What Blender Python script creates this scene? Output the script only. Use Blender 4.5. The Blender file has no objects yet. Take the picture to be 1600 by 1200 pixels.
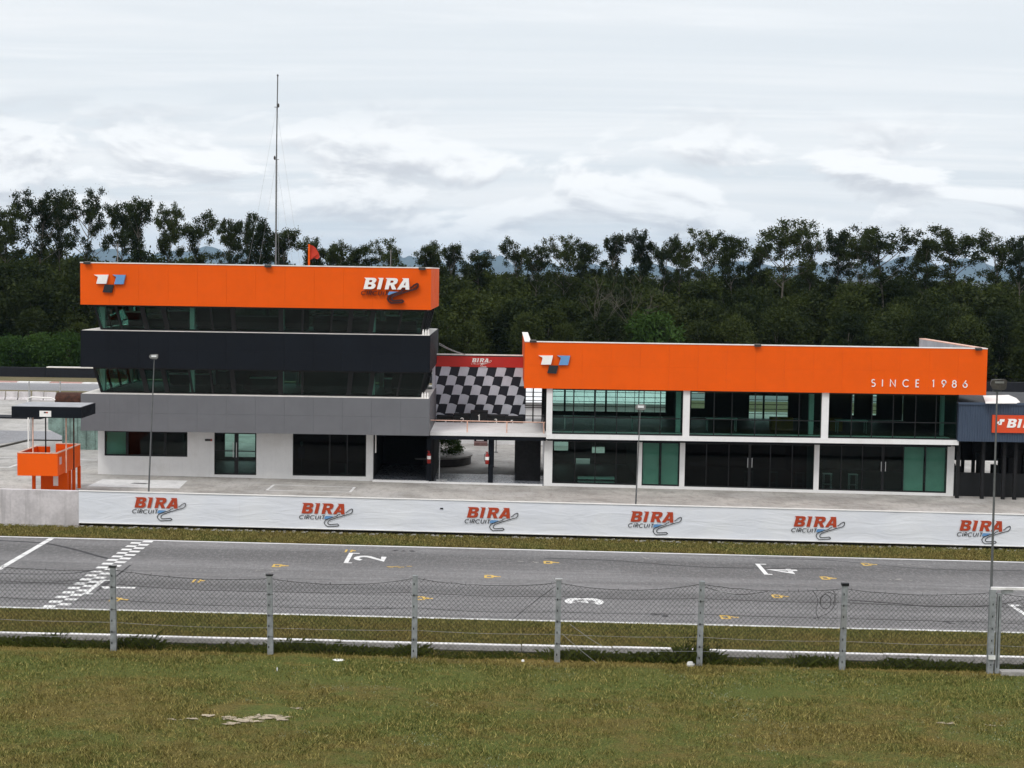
import bpy, math, random
import numpy as np
from mathutils import Vector
from mathutils.geometry import tessellate_polygon

random.seed(7)
rng = np.random.default_rng(7)
scene = bpy.context.scene
C = scene.collection
rad = math.radians

# ------------------------------------------------------------------ camera
CAM_H, YAW, PITCH, ROLL, FPX = 12.0, 0.3, 4.0, 0.9, 2500.0


def _axes():
    y, p, r = rad(YAW), rad(PITCH), rad(ROLL)
    F = Vector((math.sin(y) * math.cos(p), math.cos(y) * math.cos(p), -math.sin(p)))
    r0 = Vector((math.cos(y), -math.sin(y), 0))
    u0 = r0.cross(F)
    return F, math.cos(r) * r0 + math.sin(r) * u0, -math.sin(r) * r0 + math.cos(r) * u0


AF, AR, AU = _axes()
cam = bpy.data.cameras.new('camera')
cam.sensor_width = 36.0
cam.lens = 36.0 * FPX / 1600
cam.clip_start = 0.5
cam.clip_end = 30000
co = bpy.data.objects.new('camera', cam)
C.objects.link(co)
from mathutils import Matrix
M3 = Matrix((AR, AU, -AF)).transposed().to_4x4()
co.matrix_world = Matrix.Translation((0, 0, CAM_H)) @ M3
scene.camera = co

# ------------------------------------------------------------------ world / light / exposure
SUN_EL, SUN_AZ = 52.0, 205.0     # degrees; azimuth measured from +Y clockwise (behind the camera, a bit to its left)
world = bpy.data.worlds.new('World')
scene.world = world
world.use_nodes = True
wt = world.node_tree
wt.nodes.clear()


class NT:
    """tiny helper to write node graphs"""
    def __init__(s, tree):
        s.t = tree

    def n(s, kind, **kw):
        nd = s.t.nodes.new(kind)
        ins = kw.pop('ins', {})
        for k, v in kw.items():
            setattr(nd, k, v)
        for k, v in ins.items():
            s.set(nd.inputs[k], v)
        return nd

    def set(s, sock, v):
        if isinstance(v, bpy.types.NodeSocket):
            s.t.links.new(v, sock)
        else:
            if hasattr(sock.default_value, '__len__') and isinstance(v, (tuple, list)) and len(v) == 3 and len(sock.default_value) == 4:
                v = (*v, 1)
            sock.default_value = v

    def math(s, op, a, b=0.0, c=0.0, clamp=False):
        nd = s.n('ShaderNodeMath', operation=op, use_clamp=clamp)
        s.set(nd.inputs[0], a); s.set(nd.inputs[1], b)
        if op == 'MULTIPLY_ADD':
            s.set(nd.inputs[2], c)
        return nd.outputs[0]

    def mix(s, f, a, b, blend='MIX'):
        nd = s.n('ShaderNodeMix', data_type='RGBA', blend_type=blend)
        s.set(nd.inputs[0], f); s.set(nd.inputs[6], a); s.set(nd.inputs[7], b)
        return nd.outputs[2]

    def ramp(s, f, lo, hi, a=0.0, b=1.0):
        nd = s.n('ShaderNodeMapRange', clamp=True, interpolation_type='SMOOTHSTEP')
        s.set(nd.inputs[0], f)
        nd.inputs[1].default_value = lo; nd.inputs[2].default_value = hi
        nd.inputs[3].default_value = a; nd.inputs[4].default_value = b
        return nd.outputs[0]

    def noise(s, vec, scale=1.0, detail=4.0, rough=0.55, dist=0.0, out=0):
        nd = s.n('ShaderNodeTexNoise', ins={'Vector': vec, 'Scale': scale, 'Detail': detail, 'Roughness': rough, 'Distortion': dist})
        return nd.outputs[out]

    def vmul(s, vec, k, add=(0, 0, 0)):
        nd = s.n('ShaderNodeVectorMath', operation='MULTIPLY_ADD')
        s.set(nd.inputs[0], vec); s.set(nd.inputs[1], k); s.set(nd.inputs[2], add)
        return nd.outputs[0]


w = NT(wt)
tc = w.n('ShaderNodeTexCoord').outputs['Generated']
sep = w.n('ShaderNodeSeparateXYZ', ins={0: tc})
dx, dy, dz = sep.outputs
sky = w.n('ShaderNodeTexSky', sky_type='NISHITA', sun_disc=False, sun_elevation=rad(SUN_EL), sun_rotation=rad(SUN_AZ), air_density=1.0, dust_density=1.5)
# high veil of thin cloud: direction projected on a flat layer
inv = w.math('DIVIDE', 1.0, w.math('ADD', w.math('MAXIMUM', dz, 0.0), 0.045))
pv = w.n('ShaderNodeCombineXYZ', ins={0: w.math('MULTIPLY', dx, inv), 1: w.math('MULTIPLY', dy, inv), 2: 0.3}).outputs[0]
n1 = w.noise(w.vmul(pv, (0.16, 0.42, 1)), 1.0, 6, 0.58, 0.6)
n1b = w.noise(w.vmul(pv, (0.5, 1.5, 1), (9, 4, 2)), 1.0, 5, 0.6, 0.4)
veil = w.mix(w.ramp(n1, 0.36, 0.62), (6.3, 6.65, 6.95), (7.65, 7.72, 7.8))
veil = w.mix(w.math('MULTIPLY', w.ramp(n1b, 0.5, 0.72), 0.45), veil, (8.1, 8.15, 8.2))
# overcast skies brighten towards the zenith
veil = w.mix(w.ramp(dz, 0.2, 0.9), veil, w.mix(0.5, veil, (13.0, 13.2, 13.6)))
# low cumulus bank, lighter on top and greyer underneath
cv = w.n('ShaderNodeCombineXYZ', ins={0: w.math('ARCTAN2', dx, dy), 1: dz, 2: 0.0}).outputs[0]
na = w.noise(w.vmul(cv, (10.5, 27, 1), (2.3, 1.1, 0)), 1.0, 8, 0.56, 0.35)
nb = w.noise(w.vmul(cv, (10.5, 27, 1), (2.3, 1.1 + 0.22, 0)), 1.0, 8, 0.56, 0.35)
band = w.math('MULTIPLY', w.ramp(dz, -0.02, 0.03), w.ramp(dz, 0.115, 0.06))
cum = w.math('MULTIPLY', w.ramp(na, 0.43, 0.53), band)
lit = w.ramp(w.math('SUBTRACT', na, nb), -0.12, 0.07)
cumc = w.mix(lit, (5.4, 5.5, 5.8), (8.6, 8.6, 8.6))
cl = w.mix(w.math('MULTIPLY', cum, 0.95), veil, cumc)
fin = w.mix(0.95, sky.outputs[0], cl)
bg = w.n('ShaderNodeBackground', ins={'Color': fin, 'Strength': 0.1})
wo = w.n('ShaderNodeOutputWorld', ins={'Surface': bg.outputs[0]})

sun = bpy.data.lights.new('sun', 'SUN')
sun.energy = 1.1
sun.angle = rad(14)
sun.color = (1.0, 0.965, 0.91)
so = bpy.data.objects.new('sun', sun)
C.objects.link(so)
az, el = rad(SUN_AZ), rad(SUN_EL)
sd = Vector((math.sin(az) * math.cos(el), math.cos(az) * math.cos(el), math.sin(el)))
so.rotation_euler = sd.to_track_quat('Z', 'Y').to_euler()
so.location = (0, -20, 60)

vs = scene.view_settings
vs.view_transform = 'Standard'
vs.look = 'None'
vs.exposure = 0.42
vs.gamma = 1.0
vs.use_curve_mapping = False
scene.render.engine = 'CYCLES'
cy = scene.cycles
cy.use_denoising = True
cy.max_bounces = 7
cy.diffuse_bounces = 3
cy.glossy_bounces = 3
cy.transmission_bounces = 4
cy.transparent_max_bounces = 14
cy.volume_bounces = 0
cy.caustics_reflective = False
cy.caustics_refractive = False
cy.sample_clamp_indirect = 6.0


# ------------------------------------------------------------------ measuring helpers
def ray(px, py):
    return AF + (px - 800) / FPX * AR + (600 - py) / FPX * AU


def at(px, py, Y):
    """the point on the vertical plane y = Y that the photo shows at pixel (px, py) of 1600 x 1200"""
    d = ray(px, py)
    return Vector((0, 0, CAM_H)) + d * (Y / d.y)


def X(px, Y, py=600):
    return at(px, py, Y).x


def Z(px, py, Y):
    return at(px, py, Y).z


def G(px, py, t=0.0105, z=0.0):
    d = ray(px, py)
    s = -(CAM_H - z) / (d.z + t * d.x)
    return Vector((0, 0, CAM_H)) + d * s


def gz(x, y):
    """height of the paved ground: it falls gently to the right near the track, level further back"""
    k = min(max((y - 92) / 58, 0), 1)
    return -0.0105 * x * (1 - k)


# ------------------------------------------------------------------ materials
def principled(name):
    m = bpy.data.materials.new(name)
    m.use_nodes = True
    t = m.node_tree
    t.nodes.clear()
    k = NT(t)
    b = k.n('ShaderNodeBsdfPrincipled')
    o = k.n('ShaderNodeOutputMaterial', ins={'Surface': b.outputs[0]})
    return m, k, b


def plain(name, col, rough=0.6, var=0.12, scale=3.0, bump=0.0, bscale=40.0, metal=0.0, spec=0.4, dirt=None, streak=0.0):
    """paint-like material: base colour with mottling, optional vertical streaks, fine bump"""
    m, k, b = principled(name)
    pos = k.n('ShaderNodeNewGeometry').outputs['Position']
    n = k.noise(pos, scale, 5, 0.6)
    n2 = k.noise(pos, scale * 7.3, 3, 0.6)
    f = k.math('ADD', k.math('MULTIPLY', n, 0.7), k.math('MULTIPLY', n2, 0.3))
    lo = tuple(c * (1 - var * 1.6) for c in col)
    hi = tuple(min(c * (1 + var), 1) for c in col)
    c = k.mix(k.ramp(f, 0.35, 0.65), lo, hi)
    if dirt:
        dn = k.noise(k.vmul(pos, (1, 1, 0.6)), 0.9, 6, 0.68)
        c = k.mix(k.math('MULTIPLY', k.ramp(dn, 0.5, 0.75), 0.55), c, dirt)
    if streak:
        sn = k.noise(k.vmul(pos, (5.0, 5.0, 0.18)), 1.0, 4, 0.65)
        c = k.mix(k.math('MULTIPLY', k.ramp(sn, 0.5, 0.78), streak), c, tuple(x * 0.45 for x in col))
    k.set(b.inputs['Base Color'], c)
    k.set(b.inputs['Roughness'], k.ramp(n2, 0.3, 0.7, max(rough - 0.08, 0.02), min(rough + 0.1, 1)))
    b.inputs['Metallic'].default_value = metal
    b.inputs['Specular IOR Level'].default_value = spec
    if bump:
        bn = k.noise(pos, bscale, 4, 0.6)
        bp = k.n('ShaderNodeBump', ins={'Height': bn, 'Strength': bump, 'Distance': 0.02})
        k.set(b.inputs['Normal'], bp.outputs[0])
    return m


M = {}
M['orange'] = plain('orange_cladding', (0.78, 0.100, 0.003), 0.55, 0.03, 0.35, streak=0.05, spec=0.15)
M['orange_side'] = M['orange']
M['charcoal'] = plain('charcoal_cladding', (0.0055, 0.0075, 0.0115), 0.6, 0.10, 0.4, spec=0.15, streak=0.2)
M['greyband'] = plain('grey_cladding', (0.135, 0.137, 0.148), 0.5, 0.04, 0.5, spec=0.3, streak=0.12)
M['white'] = plain('white_render', (0.76, 0.755, 0.75), 0.8, 0.03, 0.8, bump=0.15, dirt=(0.62, 0.60, 0.57), streak=0.12)
M['coping'] = plain('white_coping', (0.78, 0.74, 0.70), 0.6, 0.08, 2.0)
M['black'] = plain('black_frame', (0.008, 0.009, 0.010), 0.45, 0.1, 2, spec=0.3)
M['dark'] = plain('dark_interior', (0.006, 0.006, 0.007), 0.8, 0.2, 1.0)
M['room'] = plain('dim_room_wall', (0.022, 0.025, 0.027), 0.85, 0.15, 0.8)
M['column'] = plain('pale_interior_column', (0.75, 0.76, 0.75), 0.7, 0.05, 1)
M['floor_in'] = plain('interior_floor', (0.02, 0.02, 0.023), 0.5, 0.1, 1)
M['blind'] = plain('pale_blind', (0.55, 0.58, 0.55), 0.8, 0.05, 2)
M['steel'] = plain('brushed_steel', (0.55, 0.56, 0.57), 0.35, 0.05, 4, metal=0.8)
M['concrete_post'] = plain('concrete_post', (0.25, 0.265, 0.27), 0.9, 0.16, 6, bump=0.5, dirt=(0.17, 0.16, 0.14))
M['wallconc'] = plain('whitewashed_concrete', (0.58, 0.545, 0.55), 0.9, 0.12, 1.1, bump=0.35, dirt=(0.24, 0.21, 0.20), streak=0.6)
M['pinkrail'] = plain('faded_orange_rail', (0.72, 0.44, 0.34), 0.6, 0.12, 4)
M['red'] = plain('red_board', (0.50, 0.025, 0.018), 0.5, 0.05, 1)
M['boarddark'] = plain('chequer_dark', (0.009, 0.009, 0.018), 0.5, 0.05, 1)
M['boardlight'] = plain('chequer_light', (0.56, 0.57, 0.64), 0.5, 0.05, 1.5)
M['logowhite'] = plain('letter_white', (0.85, 0.83, 0.80), 0.5, 0.03, 2)
M['logored'] = plain('letter_red', (0.44, 0.052, 0.014), 0.6, 0.05, 2)
M['logoblue'] = plain('letter_blue', (0.13, 0.30, 0.56), 0.5, 0.05, 2)
M['logodark'] = plain('letter_dark', (0.014, 0.016, 0.02), 0.5, 0.05, 2)
M['logobrown'] = plain('letter_dark_brown', (0.045, 0.006, 0.005), 0.5, 0.05, 2)
M['paint'] = plain('road_paint_white', (0.70, 0.69, 0.68), 0.7, 0.08, 3, dirt=(0.34, 0.33, 0.33))
M['paintyel'] = plain('road_paint_yellow', (0.58, 0.38, 0.09), 0.75, 0.2, 5, dirt=(0.3, 0.22, 0.1))
M['rust'] = plain('rusty_steel', (0.065, 0.024, 0.014), 0.85, 0.35, 3, bump=0.3)
M['teal'] = plain('weathered_teal_sheet', (0.20, 0.29, 0.26), 0.75, 0.25, 1.6, dirt=(0.09, 0.11, 0.10), streak=0.6)
M['bluegrey'] = plain('blue_grey_sheet', (0.045, 0.066, 0.105), 0.5, 0.06, 0.8, streak=0.15)
M['roofgrey'] = plain('roof_slab_top', (0.36, 0.37, 0.39), 0.85, 0.1, 1.2, dirt=(0.24, 0.24, 0.25))
M['roofdark'] = plain('dark_roof', (0.03, 0.033, 0.037), 0.7, 0.15, 1)
M['signorange'] = plain('sign_orange', (0.62, 0.062, 0.012), 0.5, 0.03, 1)
M['extred'] = plain('extinguisher_red', (0.30, 0.015, 0.01), 0.35, 0.05, 3)
M['flag'] = plain('red_flag', (0.45, 0.035, 0.015), 0.8, 0.08, 2)
M['bark'] = plain('bark', (0.12, 0.105, 0.085), 0.95, 0.3, 3, bump=0.4)
M['deadbark'] = plain('bleached_bark', (0.105, 0.095, 0.075), 0.95, 0.2, 3)
M['wire'] = plain('rusty_wire', (0.018, 0.016, 0.015), 0.7, 0.3, 5, metal=0.3)
M['wirepale'] = plain('galvanised_wire', (0.36, 0.36, 0.36), 0.6, 0.15, 5)
M['galv'] = plain('galvanised_pole', (0.13, 0.135, 0.135), 0.55, 0.12, 4, metal=0.3)
M['lamp'] = plain('lamp_housing', (0.20, 0.20, 0.19), 0.5, 0.15, 6)
M['lampdark'] = plain('dark_lamp_housing', (0.05, 0.045, 0.038), 0.6, 0.3, 8)
M['stone'] = plain('concrete_kerb', (0.33, 0.315, 0.30), 0.9, 0.12, 3, bump=0.4, dirt=(0.16, 0.14, 0.12))
M['kerbwhite'] = plain('white_painted_kerb', (0.74, 0.72, 0.71), 0.8, 0.1, 3, dirt=(0.3, 0.28, 0.26))
M['kerbred'] = plain('faded_red_kerb', (0.50, 0.30, 0.27), 0.8, 0.1, 3)
M['garage'] = plain('white_garage_wall', (0.72, 0.73, 0.74), 0.7, 0.06, 0.6, streak=0.12)
M['brick'] = plain('red_brown_step', (0.16, 0.09, 0.085), 0.8, 0.2, 4)
M['shinyfloor'] = plain('polished_concrete', (0.20, 0.21, 0.24), 0.28, 0.1, 1)
M['bluecloth'] = plain('blue_cloth', (0.02, 0.10, 0.30), 0.9, 0.1, 4)
M['yellowish'] = plain('ochre_panel', (0.30, 0.13, 0.02), 0.8, 0.1, 4)
M['planter'] = plain('planter_concrete', (0.34, 0.33, 0.31), 0.85, 0.15, 2, bump=0.3)
M['planterside'] = plain('planter_dark_tile', (0.06, 0.055, 0.05), 0.8, 0.15, 2)
M['greenlight'] = plain('exit_plate', (0.03, 0.03, 0.03), 0.5)
M['rubber'] = plain('black_barrier', (0.006, 0.007, 0.012), 0.8, 0.2, 3)
M['litter'] = plain('white_litter', (0.8, 0.8, 0.78), 0.8)
M['sand'] = plain('bare_sandy_soil', (0.40, 0.33, 0.24), 0.95, 0.15, 9)


def make_glass(name, tint, refl=0.035):
    m = bpy.data.materials.new(name)
    m.use_nodes = True
    t = m.node_tree
    t.nodes.clear()
    k = NT(t)
    lw = k.n('ShaderNodeLayerWeight', ins={'Blend': 0.5}).outputs['Facing']
    f = k.math('ADD', k.math('MULTIPLY', k.math('POWER', lw, 5.0), 0.9), refl, clamp=True)
    tr = k.n('ShaderNodeBsdfTransparent', ins={'Color': tint})
    geo = k.n('ShaderNodeNewGeometry').outputs['Position']
    nb = k.n('ShaderNodeBump', ins={'Height': k.noise(geo, 0.8, 2, 0.5), 'Strength': 0.12, 'Distance': 0.02})
    gl = k.n('ShaderNodeBsdfGlossy', ins={'Color': (1, 1, 1), 'Roughness': 0.015, 'Normal': nb.outputs[0]})
    mx = k.n('ShaderNodeMixShader', ins={0: f, 1: tr.outputs[0], 2: gl.outputs[0]})
    k.n('ShaderNodeOutputMaterial', ins={'Surface': mx.outputs[0]})
    return m


M['glass'] = make_glass('teal_tinted_glass', (0.57, 0.74, 0.69), 0.014)
M['glass_dark'] = make_glass('smoked_glass', (0.26, 0.35, 0.34), 0.010)


def asphalt(name, base, streaks=True):
    m, k, b = principled(name)
    pos = k.n('ShaderNodeNewGeometry').outputs['Position']
    c = k.mix(k.ramp(k.noise(pos, 0.12, 5, 0.6), 0.35, 0.68), tuple(x * 0.84 for x in base), tuple(x * 1.16 for x in base))
    if streaks:
        s1 = k.noise(k.vmul(pos, (0.035, 0.85, 0), (3, 0, 0)), 1.0, 6, 0.62, 0.25)
        c = k.mix(k.math('MULTIPLY', k.ramp(s1, 0.46, 0.62), 0.72), c, tuple(x * 0.42 for x in base))
        s2 = k.noise(k.vmul(pos, (0.09, 4.2, 0), (0, 7, 0)), 1.0, 5, 0.65, 0.5)
        c = k.mix(k.math('MULTIPLY', k.ramp(s2, 0.52, 0.66), 0.55), c, tuple(x * 0.36 for x in base))
        # the two racing lines, where rubber is laid down
        yy = k.n('ShaderNodeSeparateXYZ', ins={0: pos}).outputs[1]
        wob = k.math('MULTIPLY', k.math('SUBTRACT', k.noise(k.vmul(pos, (0.06, 0.2, 0)), 1.0, 3, 0.5), 0.5), 2.4)
        ya = k.math('ADD', yy, wob)
        for cen, wd, st in ((65.8, 3.0, 0.85), (66.4, 1.0, 0.5), (59.3, 1.6, 0.7)):
            dd = k.math('ABSOLUTE', k.math('SUBTRACT', ya, cen))
            c = k.mix(k.math('MULTIPLY', k.math('MULTIPLY', k.ramp(dd, wd, 0.0), st), k.ramp(s2, 0.15, 0.5, 0.35, 1.0)), c, tuple(x * 0.30 for x in base))
        g5 = k.noise(k.vmul(pos, (1.2, 4.0, 1), (8, 8, 0)), 1.0, 6, 0.75)
        c = k.mix(k.math('MULTIPLY', k.ramp(g5, 0.40, 0.66), 0.38), c, tuple(x * 0.55 for x in base))
        # pale worn edges
        pe = k.noise(k.vmul(pos, (0.2, 0.6, 0), (5, 2, 0)), 1.0, 6, 0.7)
        c = k.mix(k.math('MULTIPLY', k.ramp(pe, 0.56, 0.74), 0.35), c, tuple(min(x * 1.6, 1) for x in base))
    g6 = k.noise(k.vmul(pos, (8.0, 2.6, 1)), 1.0, 4, 0.8)
    c = k.mix(k.math('MULTIPLY', k.ramp(g6, 0.45, 0.72), 0.45), c, tuple(min(x * 1.7, 1) for x in base))
    g7 = k.noise(k.vmul(pos, (7.0, 2.2, 1), (3, 3, 3)), 1.0, 4, 0.8)
    c = k.mix(k.math('MULTIPLY', k.ramp(g7, 0.45, 0.72), 0.55), c, tuple(x * 0.45 for x in base))
    g = k.noise(pos, 22.0, 3, 0.7)
    c = k.mix(k.ramp(g, 0.30, 0.70), k.mix(0.22, c, (0.02, 0.02, 0.02)), k.mix(0.14, c, (0.5, 0.49, 0.48)))
    k.set(b.inputs['Base Color'], c)
    b.inputs['Roughness'].default_value = 0.85
    b.inputs['Specular IOR Level'].default_value = 0.3
    bp = k.n('ShaderNodeBump', ins={'Height': g, 'Strength': 0.35, 'Distance': 0.01})
    k.set(b.inputs['Normal'], bp.outputs[0])
    return m


M['asphalt'] = asphalt('race_asphalt', (0.195, 0.188, 0.190))
M['asphalt_back'] = asphalt('back_asphalt', (0.24, 0.24, 0.255), False)
M['skid'] = plain('tyre_rubber_mark', (0.038, 0.037, 0.040), 0.8, 0.2, 4)


def concrete_ground(name, base):
    m, k, b = principled(name)
    pos = k.n('ShaderNodeNewGeometry').outputs['Position']
    c = k.mix(k.ramp(k.noise(pos, 0.35, 6, 0.65), 0.35, 0.65), tuple(x * 0.72 for x in base), tuple(x * 1.15 for x in base))
    st = k.noise(k.vmul(pos, (0.6, 1.6, 1), (7, 3, 1)), 1.0, 7, 0.72, 0.8)
    c = k.mix(k.math('MULTIPLY', k.ramp(st, 0.52, 0.72), 0.6), c, (0.11, 0.095, 0.08))
    p2 = k.noise(k.vmul(pos, (0.25, 0.25, 1), (1, 9, 1)), 1.0, 2, 0.4)
    c = k.mix(k.math('MULTIPLY', k.ramp(p2, 0.55, 0.6), 0.3), c, (0.52, 0.50, 0.49))
    g6 = k.noise(k.vmul(pos, (3.5, 1.0, 1), (3, 1, 5)), 1.0, 6, 0.8)
    c = k.mix(k.math('MULTIPLY', k.ramp(g6, 0.48, 0.70), 0.55), c, (0.17, 0.15, 0.125))
    g7 = k.noise(k.vmul(pos, (0.9, 0.5, 1), (1, 4, 5)), 1.0, 6, 0.75)
    c = k.mix(k.math('MULTIPLY', k.ramp(g7, 0.52, 0.66), 0.5), c, (0.22, 0.20, 0.175))
    g = k.noise(pos, 14.0, 3, 0.7)
    c = k.mix(k.ramp(g, 0.3, 0.7), k.mix(0.15, c, (0.05, 0.05, 0.05)), k.mix(0.10, c, (0.8, 0.78, 0.75)))
    k.set(b.inputs['Base Color'], c)
    b.inputs['Roughness'].default_value = 0.85
    bp = k.n('ShaderNodeBump', ins={'Height': g, 'Strength': 0.25, 'Distance': 0.01})
    k.set(b.inputs['Normal'], bp.outputs[0])
    return m


M['apron'] = concrete_ground('stained_apron_concrete', (0.42, 0.395, 0.365))
M['paddock'] = concrete_ground('paddock_concrete', (0.37, 0.355, 0.335))


def grass_mat(name, green, brown, dry, bias=0.5, leafy=False, zone=None):
    m, k, b = principled(name)
    pos = k.n('ShaderNodeNewGeometry').outputs['Position']
    n1 = k.noise(k.vmul(pos, (0.28, 0.42, 0.3)), 1.0, 6, 0.66, 0.5)
    n2 = k.noise(k.vmul(pos, (1.6, 2.4, 1), (5, 5, 0)), 1.0, 5, 0.7)
    c = k.mix(k.ramp(k.math('ADD', k.math('MULTIPLY', n1, 0.65), k.math('MULTIPLY', n2, 0.35)), bias - 0.09, bias + 0.09), green, brown)
    if zone:
        # greener band of turf between y0 and y1, straw coloured edge beyond y2
        yy = k.math('ADD', k.n('ShaderNodeSeparateXYZ', ins={0: pos}).outputs[1], k.math('MULTIPLY', k.math('SUBTRACT', k.noise(k.vmul(pos, (0.35, 0.8, 0), (4, 4, 4)), 1.0, 5, 0.65), 0.5), 2.6))
        gzn = k.math('MULTIPLY', k.ramp(yy, zone[0] - 0.7, zone[0] + 0.5), k.ramp(yy, zone[1] + 0.3, zone[1] - 0.2))
        c = k.mix(k.math('MULTIPLY', gzn, 0.75), c, tuple(a * 1.05 for a in green))
        if len(zone) > 2:
            c = k.mix(k.math('MULTIPLY', k.ramp(yy, zone[2] - 0.3, zone[2] + 0.3), 0.7), c, dry)
    n3 = k.noise(k.vmul(pos, (0.9, 1.6, 1), (2, 8, 0)), 1.0, 6, 0.72)
    c = k.mix(k.math('MULTIPLY', k.ramp(n3, 0.55, 0.72), 0.75), c, dry)
    g = k.noise(pos, 26.0, 4, 0.75)
    c = k.mix(k.ramp(g, 0.32, 0.68), k.mix(0.62, c, (0.006, 0.007, 0.002)), k.mix(0.10, c, (0.5, 0.45, 0.25)))
    if leafy:
        oi = k.n('ShaderNodeNewGeometry').outputs['Random Per Island']
        c = k.mix(k.math('MULTIPLY', k.ramp(oi, 0.80, 0.86), 0.5), c, (0.62, 0.50, 0.20))
        c = k.mix(k.ramp(oi, 0.0, 0.8), k.mix(0.66, c, (0.010, 0.014, 0.003)), k.mix(0.34, c, (0.42, 0.35, 0.12)))
    k.set(b.inputs['Base Color'], c)
    b.inputs['Roughness'].default_value = 0.9
    b.inputs['Specular IOR Level'].default_value = 0.15
    bp = k.n('ShaderNodeBump', ins={'Height': g, 'Strength': 0.8, 'Distance': 0.04})
    if not leafy:
        k.set(b.inputs['Normal'], bp.outputs[0])
    return m


M['lawn'] = grass_mat('foreground_turf', (0.082, 0.112, 0.011), (0.140, 0.106, 0.018), (0.25, 0.165, 0.036), 0.50, False, (37.3, 39.3, 39.9))
M['lawnblade'] = grass_mat('turf_blades', (0.115, 0.162, 0.016), (0.205, 0.162, 0.028), (0.44, 0.31, 0.080), 0.50, True, (37.3, 39.3, 39.9))
M['verge'] = grass_mat('verge_turf', (0.075, 0.105, 0.014), (0.150, 0.105, 0.024), (0.22, 0.165, 0.045), 0.50, False, (53.6, 54.8))
M['vergeblade'] = grass_mat('verge_blades', (0.095, 0.138, 0.018), (0.195, 0.140, 0.032), (0.32, 0.24, 0.065), 0.50, True, (53.6, 54.8))
M['drygrass'] = grass_mat('dry_field', (0.16, 0.14, 0.07), (0.22, 0.18, 0.11), (0.26, 0.21, 0.13), 0.5)
M['forestfloor'] = plain('forest_floor', (0.02, 0.02, 0.010), 0.95, 0.3, 0.5)
M['ditch'] = plain('ditch_soil_and_foot_shade', (0.030, 0.026, 0.018), 0.95, 0.3, 1.5)  # ditch soil; also the painted shade along the pit wall foot


def leaf_mat(name, col, col2, trans=0.25):
    m = bpy.data.materials.new(name)
    m.use_nodes = True
    t = m.node_tree
    t.nodes.clear()
    k = NT(t)
    gi = k.n('ShaderNodeNewGeometry')
    pos = gi.outputs['Position']
    ri = gi.outputs['Random Per Island']
    oi = k.n('ShaderNodeObjectInfo').outputs['Random']
    n = k.noise(pos, 0.30, 4, 0.6)
    f = k.math('ADD', k.math('MULTIPLY', n, 0.55), k.math('ADD', k.math('MULTIPLY', oi, 0.28), k.math('MULTIPLY', ri, 0.17)))
    c = k.mix(k.ramp(f, 0.30, 0.72), col, col2)
    d = k.n('ShaderNodeBsdfDiffuse', ins={'Color': c})
    tr = k.n('ShaderNodeBsdfTranslucent', ins={'Color': k.mix(0.5, c, (0.07, 0.09, 0.015))})
    gl = k.n('ShaderNodeBsdfGlossy', ins={'Color': (0.8, 0.8, 0.7), 'Roughness': 0.5})
    mx = k.n('ShaderNodeMixShader', ins={0: trans, 1: d.outputs[0], 2: tr.outputs[0]})
    m2 = k.n('ShaderNodeMixShader', ins={0: 0.012, 1: mx.outputs[0], 2: gl.outputs[0]})
    k.n('ShaderNodeOutputMaterial', ins={'Surface': m2.outputs[0]})
    return m


M['leaf_forest'] = leaf_mat('forest_leaves', (0.004, 0.011, 0.003), (0.044, 0.058, 0.013))
M['leaf_euc'] = leaf_mat('eucalyptus_leaves', (0.006, 0.014, 0.004), (0.042, 0.056, 0.015))
M['leaf_green'] = leaf_mat('fresh_green_leaves', (0.018, 0.048, 0.008), (0.042, 0.085, 0.016))
M['leaf_weed'] = leaf_mat('weed_leaves', (0.012, 0.022, 0.004), (0.080, 0.092, 0.018))
M['leaf_flower'] = leaf_mat('pale_clover_leaves', (0.20, 0.24, 0.14), (0.50, 0.52, 0.40), 0.1)


def banner_mat():
    m, k, b = principled('banner_cloth')
    pos = k.n('ShaderNodeNewGeometry').outputs['Position']
    n = k.noise(pos, 0.5, 4, 0.5)
    k.set(b.inputs['Base Color'], k.mix(k.ramp(n, 0.35, 0.65), (0.72, 0.74, 0.79), (0.76, 0.775, 0.81)))
    b.inputs['Roughness'].default_value = 0.55
    b.inputs['Specular IOR Level'].default_value = 0.3
    wv = k.noise(k.vmul(pos, (0.5, 1, 2.4)), 1.0, 4, 0.5, 1.2)
    bp = k.n('ShaderNodeBump', ins={'Height': wv, 'Strength': 0.30, 'Distance': 0.10})
    k.set(b.inputs['Normal'], bp.outputs[0])
    return m


M['banner'] = banner_mat()
M['mountain'] = plain('limestone_hill_forest', (0.03, 0.045, 0.04), 0.95, 0.3, 0.0015)


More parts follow.
